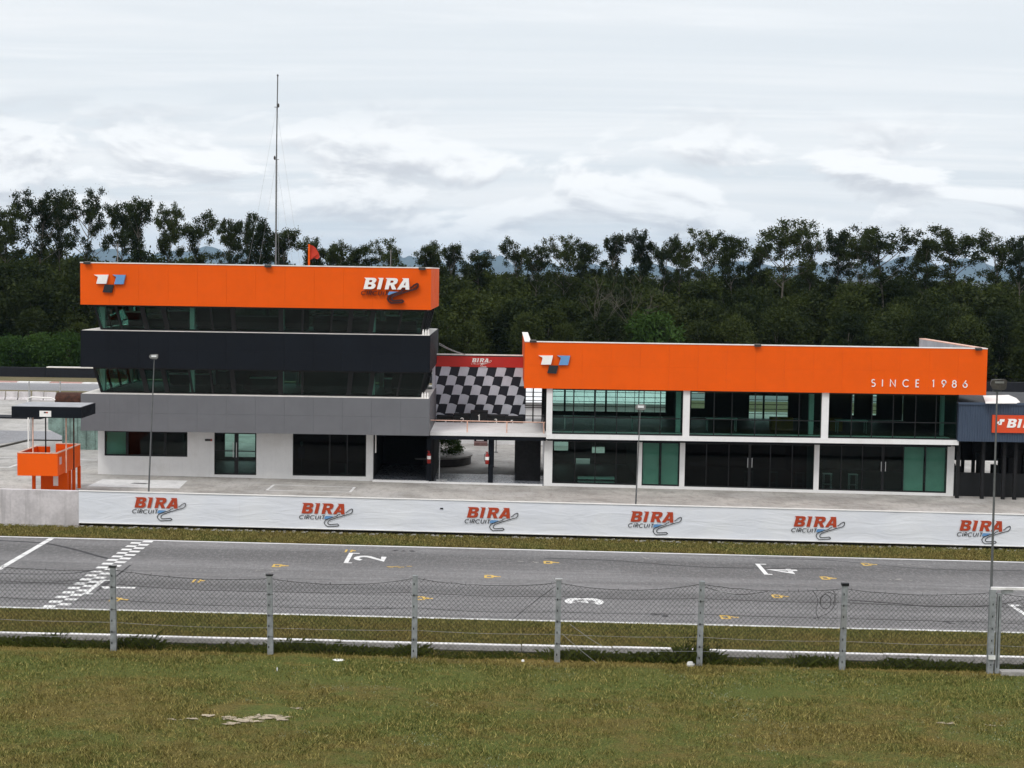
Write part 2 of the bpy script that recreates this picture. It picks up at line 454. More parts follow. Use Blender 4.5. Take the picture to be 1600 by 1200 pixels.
# ------------------------------------------------------------------ mesh building
class MB:
    def __init__(s):
        s.v = []; s.f = []; s.m = []; s.mats = []

    def mi(s, mat):
        if mat not in s.mats:
            s.mats.append(mat)
        return s.mats.index(mat)

    def add(s, vs_, fs, mat):
        o = len(s.v)
        s.v += [tuple(p) for p in vs_]
        i = s.mi(mat)
        for f in fs:
            s.f.append(tuple(a + o for a in f)); s.m.append(i)
        return s

    def hexa(s, p, mat):
        """8 corners: 4 bottom ring, 4 top ring"""
        return s.add(p, [(3, 2, 1, 0), (4, 5, 6, 7), (0, 1, 5, 4), (1, 2, 6, 5), (2, 3, 7, 6), (3, 0, 4, 7)], mat)

    def box(s, x0, x1, y0, y1, z0, z1, mat):
        return s.hexa([(x0, y0, z0), (x1, y0, z0), (x1, y1, z0), (x0, y1, z0), (x0, y0, z1), (x1, y0, z1), (x1, y1, z1), (x0, y1, z1)], mat)

    def gbox(s, x0, x1, y0, y1, h0, h1, mat):
        """box whose bottom and top follow the sloping ground, from h0 to h1 above it"""
        P = [(x0, y0), (x1, y0), (x1, y1), (x0, y1)]
        return s.hexa([(a, b_, gz(a, b_) + h0) for a, b_ in P] + [(a, b_, gz(a, b_) + h1) for a, b_ in P], mat)

    def tube(s, pts, r, n, mat, r1=None, cap=True):
        pts = [Vector(p) for p in pts]
        k = len(pts)
        o = len(s.v)
        a = None
        for i, p in enumerate(pts):
            d = (pts[min(i + 1, k - 1)] - pts[max(i - 1, 0)]).normalized()
            if a is None:
                a = d.cross(Vector((0.13, 0.31, 0.94)) if abs(d.z) < 0.9 else Vector((1, 0.1, 0))).normalized()
            else:
                a = (a - d * a.dot(d)).normalized()
            b_ = d.cross(a)
            rr = r if r1 is None else r + (r1 - r) * i / (k - 1)
            for j in range(n):
                t = 2 * math.pi * j / n
                s.v.append(tuple(p + (a * math.cos(t) + b_ * math.sin(t)) * rr))
        i0 = s.mi(mat)
        for i in range(k - 1):
            for j in range(n):
                q = o + i * n
                s.f.append((q + j, q + (j + 1) % n, q + n + (j + 1) % n, q + n + j)); s.m.append(i0)
        if cap and n > 2:
            s.f.append(tuple(o + j for j in reversed(range(n)))); s.m.append(i0)
            s.f.append(tuple(o + (k - 1) * n + j for j in range(n))); s.m.append(i0)
        return s

    def lathe(s, c, prof, n, mat, axis='z', sx=1.0, sy=1.0):
        o = len(s.v)
        for r, h in prof:
            for j in range(n):
                t = 2 * math.pi * j / n
                u, v = math.cos(t) * r * sx, math.sin(t) * r * sy
                s.v.append((c[0] + u, c[1] + v, c[2] + h) if axis == 'z' else (c[0] + h, c[1] + u, c[2] + v))
        i0 = s.mi(mat)
        for i in range(len(prof) - 1):
            for j in range(n):
                q = o + i * n
                s.f.append((q + j, q + (j + 1) % n, q + n + (j + 1) % n, q + n + j)); s.m.append(i0)
        s.f.append(tuple(o + j for j in reversed(range(n)))); s.m.append(i0)
        s.f.append(tuple(o + (len(prof) - 1) * n + j for j in range(n))); s.m.append(i0)
        return s

    def poly(s, outlines, mp, d, mat):
        """filled outline (with holes) extruded from depth 0 to depth d through mp(u, v, depth)"""
        tris = tessellate_polygon([[Vector((u, v, 0)) for u, v in o] for o in outlines])
        flat = [q for o in outlines for q in o]
        n = len(flat)
        vs_ = [mp(u, v, 0) for u, v in flat] + [mp(u, v, d) for u, v in flat]
        fs = [(t[0] + n, t[1] + n, t[2] + n) for t in tris]
        k = 0
        for o in outlines:
            for i in range(len(o)):
                a, b_ = k + i, k + (i + 1) % len(o)
                fs.append((a, b_, b_ + n, a + n))
            k += len(o)
        return s.add(vs_, fs, mat)

    def stroke(s, pts, wd, mp, d, mat, closed=False):
        """flat ribbon along 2-D points"""
        P = [Vector((p[0], p[1])) for p in pts]
        n = len(P)
        L, R = [], []
        for i in range(n):
            a = P[(i - 1) % n] if (closed or i > 0) else None
            c = P[(i + 1) % n] if (closed or i < n - 1) else None
            d1 = (P[i] - a).normalized() if a is not None else (c - P[i]).normalized()
            d2 = (c - P[i]).normalized() if c is not None else d1
            m_ = (d1 + d2)
            m_ = m_.normalized() if m_.length > 1e-6 else d1
            nn = Vector((-m_.y, m_.x))
            k = min(1.0 / max(m_.dot(d1), 0.45), 1.8)
            L.append(P[i] + nn * wd / 2 * k); R.append(P[i] - nn * wd / 2 * k)
        vs_ = [mp(q.x, q.y, 0) for q in L] + [mp(q.x, q.y, 0) for q in R] + [mp(q.x, q.y, d) for q in L] + [mp(q.x, q.y, d) for q in R]
        fs = []
        for i in range(n if closed else n - 1):
            j = (i + 1) % n
            fs += [(2 * n + i, 2 * n + j, 3 * n + j, 3 * n + i), (i, j, 2 * n + j, 2 * n + i), (n + i, n + j, 3 * n + j, 3 * n + i)]
        return s.add(vs_, fs, mat)


BASE = {}      # world position of each object's origin (all parents are unrotated and unscaled at build time)


def props(o, label=None, cat=None, group=None, kind=None):
    if label: o['label'] = label
    if cat: o['category'] = cat
    if group: o['group'] = group
    if kind: o['kind'] = kind
    return o


def empty(name, loc, label=None, cat=None, group=None, kind=None):
    o = bpy.data.objects.new(name, None)
    o.location = loc
    o.empty_display_size = 0.3
    C.objects.link(o)
    BASE[o.name] = Vector(loc)
    return props(o, label, cat, group, kind)


def ob(name, mb, parent=None, label=None, cat=None, group=None, kind=None, smooth=False, origin=None):
    me = bpy.data.meshes.new(name)
    V_ = np.array(mb.v, dtype=float)
    if origin is None:
        lo, hi = V_.min(0), V_.max(0)
        origin = Vector(((lo[0] + hi[0]) / 2, (lo[1] + hi[1]) / 2, lo[2]))
    origin = Vector(origin)
    me.from_pydata([tuple(p) for p in (V_ - np.array(origin))], [], mb.f)
    for m in mb.mats:
        me.materials.append(m)
    me.polygons.foreach_set('material_index', mb.m)
    if smooth:
        me.polygons.foreach_set('use_smooth', [True] * len(mb.f))
    me.update()
    o = bpy.data.objects.new(name, me)
    C.objects.link(o)
    BASE[o.name] = origin
    if parent is not None:
        o.parent = parent
        o.location = origin - BASE[parent.name]
    else:
        o.location = origin
    return props(o, label, cat, group, kind)


def copy_tree(o, parent=None):
    c = o.copy()
    C.objects.link(c)
    if parent is not None:
        c.parent = parent
    for ch in list(o.children):
        copy_tree(ch, c)
    return c


def fast_mesh(name, verts, quads, mat, tri=False):
    """numpy arrays straight into a mesh (leaves and grass)"""
    me = bpy.data.meshes.new(name)
    n = 3 if tri else 4
    me.vertices.add(len(verts))
    me.vertices.foreach_set('co', np.asarray(verts, dtype=np.float32).ravel())
    me.loops.add(len(quads) * n)
    me.loops.foreach_set('vertex_index', np.asarray(quads, dtype=np.int32).ravel())
    me.polygons.add(len(quads))
    me.polygons.foreach_set('loop_start', np.arange(0, len(quads) * n, n, dtype=np.int32))
    me.polygons.foreach_set('loop_total', np.full(len(quads), n, dtype=np.int32))
    me.materials.append(mat)
    me.update(calc_edges=True)
    return me


# ------------------------------------------------------------------ ground, track, verges
def sheet(name, x0, x1, y0, y1, dz, mat, nx=24, ny=8, kind='structure', zf=None, parent=None, label=None):
    mb = MB()
    f = zf or gz
    vs_, fs = [], []
    for j in range(ny + 1):
        for i in range(nx + 1):
            x = x0 + (x1 - x0) * i / nx; y = y0 + (y1 - y0) * j / ny
            vs_.append((x, y, f(x, y) + dz))
    for j in range(ny):
        for i in range(nx):
            a = j * (nx + 1) + i
            fs.append((a, a + 1, a + nx + 2, a + nx + 1))
    mb.add(vs_, fs, mat)
    return ob(name, mb, parent, kind=kind if parent is None else None, label=label, origin=((x0 + x1) / 2, (y0 + y1) / 2, 0))


gb = MB()
R_ = 19000
gb.add([(-R_, -R_, -1.6), (R_, -R_, -1.6), (R_, R_, -1.6), (-R_, R_, -1.6)], [(0, 1, 2, 3)], M['forestfloor'])
ob('ground', gb, kind='structure', origin=(0, 0, -1.6))

XW = 110
ROAD0, ROAD1 = 54.55, 68.85
WALLY = 71.85
road = sheet('race_track', -XW, XW, ROAD0 - 0.05, ROAD1 + 0.05, 0.0, M['asphalt'], 40, 4)
sheet('grass_verge', -XW, XW, ROAD1 + 0.05, WALLY + 0.3, 0.012, M['verge'], 60, 4)
sheet('grass_strip', -XW, XW, 50.9, ROAD0 - 0.05, 0.012, M['verge'], 60, 4)
pad = sheet('pit_apron', -XW, XW, WALLY + 0.3, 92.0, 0.0, M['apron'], 40, 8)
paddock = sheet('paddock_ground', -XW, XW, 92.0, 141.5, 0.0, M['paddock'], 30, 8)
sheet('dry_grass_strip', -XW, XW, 141.5, 152.8, 0.004, M['drygrass'], 20, 4)
sheet('back_track', -XW, XW, 152.8, 162.5, 0.008, M['asphalt_back'], 20, 4)
sheet('far_verge', -XW, XW, 162.5, 172.0, 0.0, M['drygrass'], 20, 4)
sheet('forest_floor', -300, 300, 172.0, 700.0, -0.05, M['forestfloor'], 20, 8)


def bank_z(x, y):
    # lawn on the spectator bank, dropping into a ditch behind the fence
    if y < 40.7:
        z = 2.17
    elif y < 44.5:
        k = (y - 40.7) / 3.8
        z = 2.17 + (-0.25 - 2.17) * (k * k * (3 - 2 * k))
    else:
        z = -0.25 if y < 48.5 else -0.25 + 0.17 * min((y - 48.5) / 1.9, 1)
    return z - 0.0118 * x


mb = MB()
ys = list(np.linspace(-40, 28, 12)) + list(np.linspace(28.5, 40.7, 50)) + list(np.linspace(41, 44.5, 12)) + [47, 48.5, 49.4, 50.4, 50.95]
xs = list(np.linspace(-60, -16, 12)) + list(np.linspace(-15.5, 15.5, 90)) + list(np.linspace(16, 60, 12))
from mathutils import noise as mnoise


def bump_z(x, y):
    return 0.035 * mnoise.noise(Vector((x * 0.5, y * 0.6, 0))) + 0.02 * mnoise.noise(Vector((x * 1.9, y * 2.1, 3)))


vs_ = [(x, y, bank_z(x, y) + (bump_z(x, y) if y < 41 else 0)) for y in ys for x in xs]
nx = len(xs)
fs = [(j * nx + i, j * nx + i + 1, (j + 1) * nx + i + 1, (j + 1) * nx + i) for j in range(len(ys) - 1) for i in range(nx - 1)]
mb.add(vs_, fs, M['lawn'])
# darker damp soil in the ditch
soil = mb.mi(M['ditch'])
for k_, f in enumerate(fs):
    if vs_[f[0]][1] > 40.9:
        mb.m[k_] = soil
ob('grass_bank', mb, kind='structure', smooth=True, origin=(0, 30, 0))

# low concrete retaining kerb between ditch and grass strip, in cast lengths
kerb = empty('concrete_kerb', (0, 50.6, 0), kind='structure')
L_ = 2.9
for i in range(-12, 13):
    x0 = i * L_ + 0.7
    j = random.uniform(-0.012, 0.012)
    b = MB().gbox(x0 + 0.01, x0 + L_ - 0.01, 50.42 + j, 50.62 + j, -0.36, 0.09 + j, M['stone'])
    b.gbox(x0 + 0.02, x0 + L_ - 0.02, 50.43 + j, 50.61 + j, 0.09 + j, 0.115 + j, M['kerbwhite'])
    ob('kerb_length', b, kerb)

# painted edge lines and the start / finish chequers belong to the track
PZ = 0.006


def gpoly(pts, dz=PZ):
    return [(x, y, gz(x, y) + dz) for x, y in pts]


def paint(name, polys, mat=None, dz=PZ, parent=None):
    mb = MB()
    for p in polys:
        mb.add(gpoly(p, dz), [tuple(range(len(p)))], mat or M['paint'])
    return ob(name, mb, parent or road)


def rect(x0, x1, y0, y1):
    return [(x0, y0), (x1, y0), (x1, y1), (x0, y1)]


def wobbly(x0, x1, yc, wd, step=2.0):
    out = []
    x = x0
    while x < x1:
        a, b_ = wd * random.uniform(0.44, 0.56), wd * random.uniform(0.44, 0.56)
        out.append(rect(x, x + step, yc - a, yc + b_))
        x += step
    return out


paint('edge_line', wobbly(-90, 90, ROAD1 - 0.1, 0.2))
paint('edge_line', wobbly(-90, 90, ROAD0 + 0.08, 0.22))
# finish line: two files of squares
cw = 0.385
nrow = 34
yA, yB = ROAD0 + 0.2, ROAD1 - 0.24
ch = (yB - yA) / nrow
xc0 = G(206, 847).x
cwx = G(222, 847).x - xc0
for r in range(nrow):
    c = (r + 1) % 2
    y0 = yB - (r + 1) * ch
    xx = xc0 + c * cwx
    e = lambda: random.uniform(-0.012, 0.012)
    paint('check_square', [[(xx + e(), y0 + 0.015 + e()), (xx + cwx + e(), y0 + 0.015 + e()), (xx + cwx + e(), y0 + ch - 0.015 + e()), (xx + e(), y0 + ch - 0.015 + e())]])
# broken line left of it
xl = G(40, 865).x
yy = ROAD0 + 0.2
while yy < ROAD1 - 0.3:
    ln = random.choice((0.9, 1.4, 2.4))
    paint('timing_line', [rect(xl - 0.12, xl + 0.12, yy, min(yy + ln, ROAD1 - 0.25))])
    yy += ln + 0.07
# thin groove line right of the finish squares
paint('sensor_strip', [rect(xc0 + 2 * cwx + 0.28, xc0 + 2 * cwx + 0.36, ROAD0 + 3.2, ROAD0 + 8.4)], M['skid'])


def arc(cx, cy, r, a0, a1, n=10, ry=None):
    ry = ry or r
    return [(cx + r * math.cos(rad(a0 + (a1 - a0) * i / n)), cy + ry * math.sin(rad(a0 + (a1 - a0) * i / n))) for i in range(n + 1)]


# single-stroke letters in a box 1 high; (advance width, strokes)
GL = {
    '1': (0.5, [[(0.10, 0.86), (0.28, 1.0), (0.28, 0.0)]]),
    '2': (0.66, [arc(0.32, 0.70, 0.28, 165, -35) + [(0.04, 0.0), (0.62, 0.0)]]),
    '3': (0.66, [arc(0.30, 0.74, 0.25, 150, -90) + arc(0.30, 0.26, 0.29, 85, -150)]),
    '4': (0.7, [[(0.46, 0.0), (0.46, 1.0), (0.02, 0.30), (0.66, 0.30)]]),
    '5': (0.66, [[(0.56, 1.0), (0.14, 1.0), (0.10, 0.56)] + arc(0.28, 0.31, 0.31, 110, -150)]),
    '6': (0.68, [[(0.46, 1.0), (0.08, 0.42)] + arc(0.33, 0.29, 0.29, 155, 515, 18)]),
    '8': (0.68, [arc(0.33, 0.75, 0.23, -90, 270, 16), arc(0.33, 0.27, 0.28, 90, 450, 16)]),
    '9': (0.68, [[(0.18, 0.0), (0.58, 0.58)] + arc(0.33, 0.71, 0.29, -25, 335, 18)]),
    'S': (0.62, [arc(0.30, 0.75, 0.24, 40, 250, 10) + arc(0.28, 0.26, 0.27, 75, -140, 12)]),
    'I': (0.22, [[(0.1, 0), (0.1, 1)]]),
    'N': (0.86, [[(0.08, 0), (0.08, 1), (0.78, 0), (0.78, 1)]]),
    'C': (0.92, [arc(0.52, 0.5, 0.48, 48, 312, 16, 0.5)]),
    'E': (0.56, [[(0.50, 1), (0.08, 1), (0.08, 0), (0.50, 0)], [(0.08, 0.52), (0.46, 0.52)]]),
    'R': (0.62, [[(0.08, 0), (0.08, 1), (0.30, 1)] + arc(0.30, 0.74, 0.26, 90, -90, 8) + [(0.10, 0.48)], [(0.28, 0.48), (0.58, 0)]]),
    'U': (0.80, [[(0.08, 1), (0.08, 0.34)] + arc(0.38, 0.32, 0.30, 180, 360, 10) + [(0.68, 1)]]),
    'T': (0.60, [[(0.0, 1), (0.6, 1)], [(0.3, 1), (0.3, 0)]]),
}


def text(mb, s, mp, d, mat, wd=0.1, gap=0.12, shear=0.0):
    u = 0.0
    k = 0
    for chh in s:
        if chh == ' ':
            u += 0.55 + gap
            continue
        adv, strokes = GL[chh]
        for st in strokes:
            k += 1
            pts = [(u + a + shear * b_, b_) for a, b_ in st]
            mb.stroke(pts, wd, mp, d + 0.0007 * (k % 3), mat)
        u += adv + gap
    return u - gap


def on_wall(x0, Y, z0, H, W=None):
    W = W or H
    return lambda u, v, d: (x0 + u * W, Y - d, z0 + v * H)


def grid_number(digit, px0, px1, pyc, wd=0.2, deep=0.95):
    a, b_ = G(px0, pyc), G(px1, pyc)
    Lx = b_.x - a.x
    yc = (a.y + b_.y) / 2
    adv = GL[digit][0]
    mb = MB()

    def mp(u, v, d):
        # digit's top points left (driving direction), its right side lies away from the camera
        x = b_.x - v * Lx
        y = yc + (u / adv - 0.5) * deep
        return (x, y, gz(x, y) + PZ + d * 0.2)
    text(mb, digit, mp, 0.003, M['paint'], wd)
    return ob('grid_number', mb, road)


grid_number('1', 163, 212, 918.5, 0.2, 0.7)
grid_number('2', 556, 599, 872.5, 0.2, 1.0)
grid_number('3', 888, 935, 939.5, 0.27, 1.0)
grid_number('4', 1206, 1246, 892, 0.2, 1.0)


def bracket(pxa, pya, pxb, pyb):
    a, b_ = G(pxa, pya), G(pxb, pyb)
    x = (a.x + b_.x) / 2
    paint('grid_bracket', [rect(x - 0.09, x + 0.09, b_.y, a.y), rect(x + 0.09, x + 0.36, a.y - 0.16, a.y), rect(x + 0.09, x + 0.25, b_.y, b_.y + 0.16)])


bracket(549, 864, 540, 880)
bracket(1183, 881, 1198, 898)
bracket(1583, 945, 1600, 962)
bracket(159, 906, 136, 928.5)


def yellow_mark(px, py, faded=False):
    c = G(px, py)
    x, y = c.x, c.y
    r_ = random.random
    k = 0.85 if faded else 1.0
    polys = [rect(x - 0.31 * k, x - 0.21 * k, y - 0.33, y + 0.30), rect(x - 0.21 * k, x - 0.04, y + 0.15, y + 0.32), rect(x - 0.21 * k, x - 0.05, y - 0.33, y - 0.16),
             rect(x - 0.04, x + 0.05, y - 0.3, y + 0.28), rect(x + 0.05, x + 0.18, y - 0.14 * r_(), y + 0.16), rect(x + 0.18, x + 0.34 * k, y - 0.08, y + 0.07)]
    if faded:
        polys = polys[:1] + polys[3:5]
    paint('yellow_grid_mark', polys, M['paintyel'])


for p in [(438, 884), (549, 861, 1), (662, 935), (769, 901), (861, 879), (1139, 964.5), (1219, 932), (1294, 903.5), (1358, 882), (186, 937), (312, 908, 1)]:
    yellow_mark(p[0], p[1], len(p) > 2)

# faint worn-out old marks and tyre scrubs
for px, py, w_, h_, mt in [(620, 885, 0.9, 0.25, 'paintyel'), (415, 891, 0.8, 0.3, 'stone'), (820, 877, 0.9, 0.3, 'stone'), (1430, 884, 1.0, 0.3, 'stone'), (1400, 905, 0.9, 0.3, 'stone'), (590, 949, 0.8, 0.3, 'skid'), (1045, 962, 0.9, 0.3, 'skid'), (1500, 972, 1.1, 0.4, 'skid'), (1010, 872, 1.0, 0.2, 'stone'), (630, 861, 0.8, 0.12, 'skid')]:
    c = G(px, py)
    polys = []
    for _ in range(9):
        ax, ay = c.x + random.uniform(-1, 1) * w_ * 0.6, c.y + random.uniform(-1, 1) * h_
        a_, b_ = random.uniform(0.03, 0.14), random.uniform(0.02, 0.05)
        polys.append([(ax - a_, ay - b_), (ax + a_ * 0.8, ay - b_ * 1.2), (ax + a_ * 1.1, ay + b_), (ax - a_ * 0.6, ay + b_ * 0.8)])
    mb = MB()
    for q, p in enumerate(polys):
        mb.add(gpoly(p, PZ + 0.0006 * q), [(0, 1, 2, 3)], M[mt])
    ob('worn_paint', mb, road)


def skid(pts, wd=0.16, k=0.0):
    P = [G(*p) for p in pts]
    # smooth
    Q = []
    for i in range(len(P) - 1):
        p0, p1, p2, p3 = P[max(i - 1, 0)], P[i], P[i + 1], P[min(i + 2, len(P) - 1)]
        for j in range(8):
            t = j / 8
            Q.append(0.5 * ((2 * p1) + (p2 - p0) * t + (2 * p0 - 5 * p1 + 4 * p2 - p3) * t * t + (3 * p1 - p0 - 3 * p2 + p3) * t ** 3))
    Q.append(P[-1])
    mb = MB()
    mb.stroke([(q.x, q.y) for q in Q], wd, lambda u, v, d: (u, v, gz(u, v) + 0.003 + k + d), 0.0, M['skid'])
    ob('tyre_mark', mb, road)


skid([(-40, 843), (60, 848), (110, 857), (150, 868), (170, 873)], 0.2)
skid([(-40, 894), (40, 897), (110, 896), (150, 890)], 0.13, 0.0008)
skid([(-20, 911), (60, 911), (110, 907), (135, 903)], 0.1, 0.0012)
skid([(1180, 872), (1300, 876), (1450, 889), (1620, 892)], 0.1, 0.0005)
skid([(850, 872), (960, 876), (1100, 886), (1300, 889)], 0.12, 0.001)

# pit apron markings
mb = MB(); q = [G(*p) for p in ((160, 749), (293, 751), (280, 763.5), (136, 760))]
mb.add([(p.x, p.y, gz(p.x, p.y) + 0.005) for p in q], [(3, 2, 1, 0)], M['paint'])
ob('white_box_marking', mb, pad)
mb = MB()
q = G(218, 755.5)
mb.add(gpoly([(q.x - 0.5, q.y - 0.1), (q.x + 0.35, q.y - 0.16), (q.x + 0.55, q.y + 0.15), (q.x - 0.3, q.y + 0.2)], 0.009), [(0, 1, 2, 3)], M['skid'])
ob('worn_number', mb, pad)


def frame_mark(name, pts, wd, parent, mat=None):
    P = [G(*p) for p in pts]
    mb = MB()
    mb.stroke([(p.x, p.y) for p in P], wd, lambda u, v, d: (u, v, gz(u, v) + 0.006 + d), 0.0, mat or M['paint'], closed=True)
    ob(name, mb, parent)


frame_mark('outlined_pit_box', [(428, 757.5), (554, 761.5), (547, 769), (417, 766)], 0.14, pad)


def line_mark(name, pts, wd, parent, t=0.0105):
    P = [G(*p, t) for p in pts]
    mb = MB()
    mb.stroke([(p.x, p.y) for p in P], wd, lambda u, v, d: (u, v, gz(u, v) + 0.006 + d), 0.0, M['paint'])
    ob(name, mb, parent)


line_mark('painted_line', [(-30, 715), (30, 716), (152, 719.5)], 0.16, paddock, 0.009)
line_mark('painted_line', [(-30, 731), (14, 731.5), (27, 727)], 0.2, paddock, 0.009)
line_mark('painted_line', [(47, 684), (96, 685), (97, 682)], 0.2, paddock, 0.005)
# darker asphalt patch and its kerb edge in the paddock
mb = MB(); q = [G(*p, 0.006) for p in ((-60, 703), (40, 690), (152, 691), (152, 676), (-60, 672))]
mb.add([(p.x, p.y, gz(p.x, p.y) + 0.012) for p in q], [tuple(range(5))], M['asphalt_back'])
ob('asphalt_patch', mb, paddock)
mb = MB(); mb.stroke([(p.x, p.y) for p in [G(*p, 0.006) for p in ((-60, 712), (0, 701), (46, 689.5), (152, 691))]], 0.3, lambda u, v, d: (u, v, gz(u, v) + 0.015 + d), 0.05, M['ditch'])
ob('drain_edge', mb, paddock)

# kerb of the back track, alternating faded red and white blocks
bk = empty('back_track_kerb', (0, 162.8, 0), kind='structure')
for i in range(-30, 30):
    x0 = i * 3.3
    ob('kerb_block', MB().box(x0 + 0.02, x0 + 3.28, 162.5, 163.4, -0.02, 0.10, M['kerbwhite'] if (i // 1) % 2 else M['kerbred']), bk)
ob('painted_line', MB().add(gpoly(rect(-100, 100, 161.9, 162.4), 0.016), [(0, 1, 2, 3)], M['paint']), bk)

# ------------------------------------------------------------------ barriers
pw = empty('pit_wall', (0, WALLY, 0), 'low whitewashed concrete pit wall, stained, running along the far side of the track', 'wall')
pwH = 1.62
x_b0 = X(123, WALLY)
x0 = x_b0 - 6.0 * 8
while x0 < 60:
    ln = 6.0
    j = random.uniform(-0.006, 0.006)
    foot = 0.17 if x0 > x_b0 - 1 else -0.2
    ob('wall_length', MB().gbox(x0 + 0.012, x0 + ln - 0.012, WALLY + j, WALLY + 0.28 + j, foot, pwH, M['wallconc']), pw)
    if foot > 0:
        ob('wall_foot_shade', MB().gbox(x0, x0 + ln - 0.003, WALLY + 0.10, WALLY + 0.26, -0.2, foot - 0.002, M['ditch']), pw)  # recessed foot coloured dark to paint the shadow gap below the banner
    x0 += ln
# rubble at its foot
mb = MB()
for _ in range(420):
    x = random.uniform(-24, 26); y = WALLY - random.uniform(0.02, 0.4); r = random.uniform(0.02, 0.07)
    z = gz(x, y) + 0.02
    mb.hexa([(x - r * 1.6, y - r, z), (x + r * 1.2, y - r, z), (x + r * 1.5, y + r, z), (x - r, y + r, z), (x - r, y - r * 0.7, z + r), (x + r, y - r * 0.5, z + r * 0.7), (x + r, y + r * 0.6, z + r), (x - r * 0.8, y + r * 0.7, z + r * 0.8)], M['stone'])
ob('rubble', mb, kind='stuff', label='broken concrete rubble along the foot of the pit wall')


# letters of the word mark
BOLD = [
    (0.0, [[(0, 0), (0, .88), (-.18, 1.0), (.60, 1.0), (.80, .97), (.92, .88), (.95, .74), (.90, .60), (.77, .53), (.93, .45), (1.0, .31), (.97, .14), (.86, .04), (.68, 0)],
           [(.33, .61), (.33, .80), (.50, .80), (.60, .77), (.60, .65), (.50, .61)], [(.33, .20), (.33, .41), (.52, .41), (.64, .37), (.64, .25), (.54, .20)]]),
    (1.2, [[(0, 0), (0, .88), (-.18, 1.0), (.32, 1.0), (.32, 0)]]),
    (1.88, [[(0, 0), (0, .88), (-.18, 1.0), (.62, 1.0), (.84, .96), (.96, .83), (.96, .62), (.87, .49), (.72, .42), (1.02, 0), (.65, 0), (.43, .37), (.33, .37), (.33, 0)],
            [(.33, .58), (.33, .79), (.50, .79), (.61, .75), (.61, .62), (.50, .58)]]),
    (2.96, [[(0, 0), (.36, .88), (.20, 1.0), (.80, 1.0), (1.10, 0), (.76, 0), (.71, .19), (.42, .19), (.33, 0)], [(.50, .38), (.66, .38), (.585, .72)]]),
]
LOOP_Z = [(1230, 400), (1270, 380), (1310, 340), (1345, 322), (1375, 310), (1395, 322), (1390, 378), (1350, 420), (1210, 460), (1000, 525), (880, 568), (835, 600), (822, 640), (850, 668), (900, 672), (1050, 660), (1080, 686), (1055, 710), (820, 720), (770, 682), (740, 630), (762, 580), (820, 545), (940, 505), (1030, 480), (1055, 450), (1110, 430)]
LOOP = [((a - 215) / 245, (410 + 0.027 * (a - 215) - b) / 245) for a, b in LOOP_Z]
WEDGE = [((a - 215) / 245, (410 + 0.027 * (a - 215) - b) / 245) for a, b in [(780, 470), (960, 478), (830, 535), (742, 548), (748, 505)]]


def wordmark(parent, mp, mats, d=0.004, loopw=0.05, small=False):
    """the circuit's word mark: four bold slanted letters, the word below, blue wedge and track outline"""
    for k_, (u0, outs) in enumerate(BOLD):
        mb = MB()
        mb.poly([[(u0 + a + 0.24 * b_, b_) for a, b_ in o] for o in outs], mp, d, mats[0])
        ob('letter', mb, parent)
    mb = MB()
    mp2 = lambda u, v, dd: mp(-0.24 + u * 0.447, -0.52 + v * 0.35, dd)
    text(mb, 'CIRCUIT', mp2, d * 0.7, mats[1], 0.15 if not small else 0.12, 0.17, 0.2)
    ob('lettering', mb, parent)
    mb = MB(); mb.poly([WEDGE], mp, d * 0.6, mats[2]); ob('blue_wedge', mb, parent)
    mb = MB(); mb.stroke(LOOP, loopw, mp, d * 1.3, mats[3]); ob('track_outline', mb, parent)


def banner(x0, x1, label):
    t = empty('banner', ((x0 + x1) / 2, WALLY - 0.03, 0), label, 'banner', 'banners along the pit wall')
    mb = MB()
    n = max(int((x1 - x0) / 0.45), 4)
    m = 7
    yF = WALLY - 0.05
    vs_, fs = [], []
    for j in range(m + 1):
        for i in range(n + 1):
            x = x0 + (x1 - x0) * i / n
            v = j / m
            z = gz(x, WALLY) + 0.20 + v * (pwH - 0.18) + (0.012 * mnoise.noise(Vector((x * 0.9, 0, 7))) if j in (0,) else 0)
            y = yF - 0.02 * mnoise.noise(Vector((x * 0.7, v * 2.2, 1))) - 0.012 * mnoise.noise(Vector((x * 2.6 + v * 3, v * 5, 5))) - (0.012 if j == 0 else 0)
            vs_.append((x, y, z))
    for j in range(m):
        for i in range(n):
            a = j * (n + 1) + i
            fs.append((a, a + 1, a + n + 2, a + n + 1))
    mb.add(vs_, fs, M['banner'])
    ob('banner_sheet', mb, t, smooth=True)
    # hems
    e = MB(); e2 = MB()
    for i in range(n):
        xa, xb = x0 + (x1 - x0) * i / n, x0 + (x1 - x0) * (i + 1) / n
        e.gbox(xa, xb, yF - 0.035, yF + 0.08, pwH + 0.015, pwH + 0.05, M['logowhite'])
        e2.gbox(xa, xb, yF - 0.05, yF - 0.02, 0.185, 0.215, M['logowhite'])
    ob('hem', e, t)
    ob('hem', e2, t)
    return t


x_mid = X(375, WALLY)
b1 = banner(x_b0, x_mid - 0.002, 'short pale banner with one red and black word mark, left end of the pit wall')
b2 = banner(x_mid + 0.002, 44.0, 'long pale banner with five red and black word marks covering the pit wall')
yL = WALLY - 0.085
for px, py in [(210, 793.0), (471, 802), (729.5, 808.5), (985, 815), (1240, 822.5), (1499, 829)]:
    a = at(px, py, yL)
    H = 16.7 / FPX * yL
    tilt = -0.0105

    def mp(u, v, d, a=a, H=H):
        return (a.x + u * H, yL - d, a.z + v * H + tilt * u * H)
    wordmark(b1 if px < 375 else b2, mp, (M['logored'], M['logodark'], M['logoblue'], M['logodark']), 0.004, 0.065)
q = at(690, 794.5, yL)
ob('tear', MB().box(q.x - 0.07, q.x + 0.07, yL - 0.003, yL + 0.001, q.z - 0.03, q.z + 0.03, M['black']), b2)

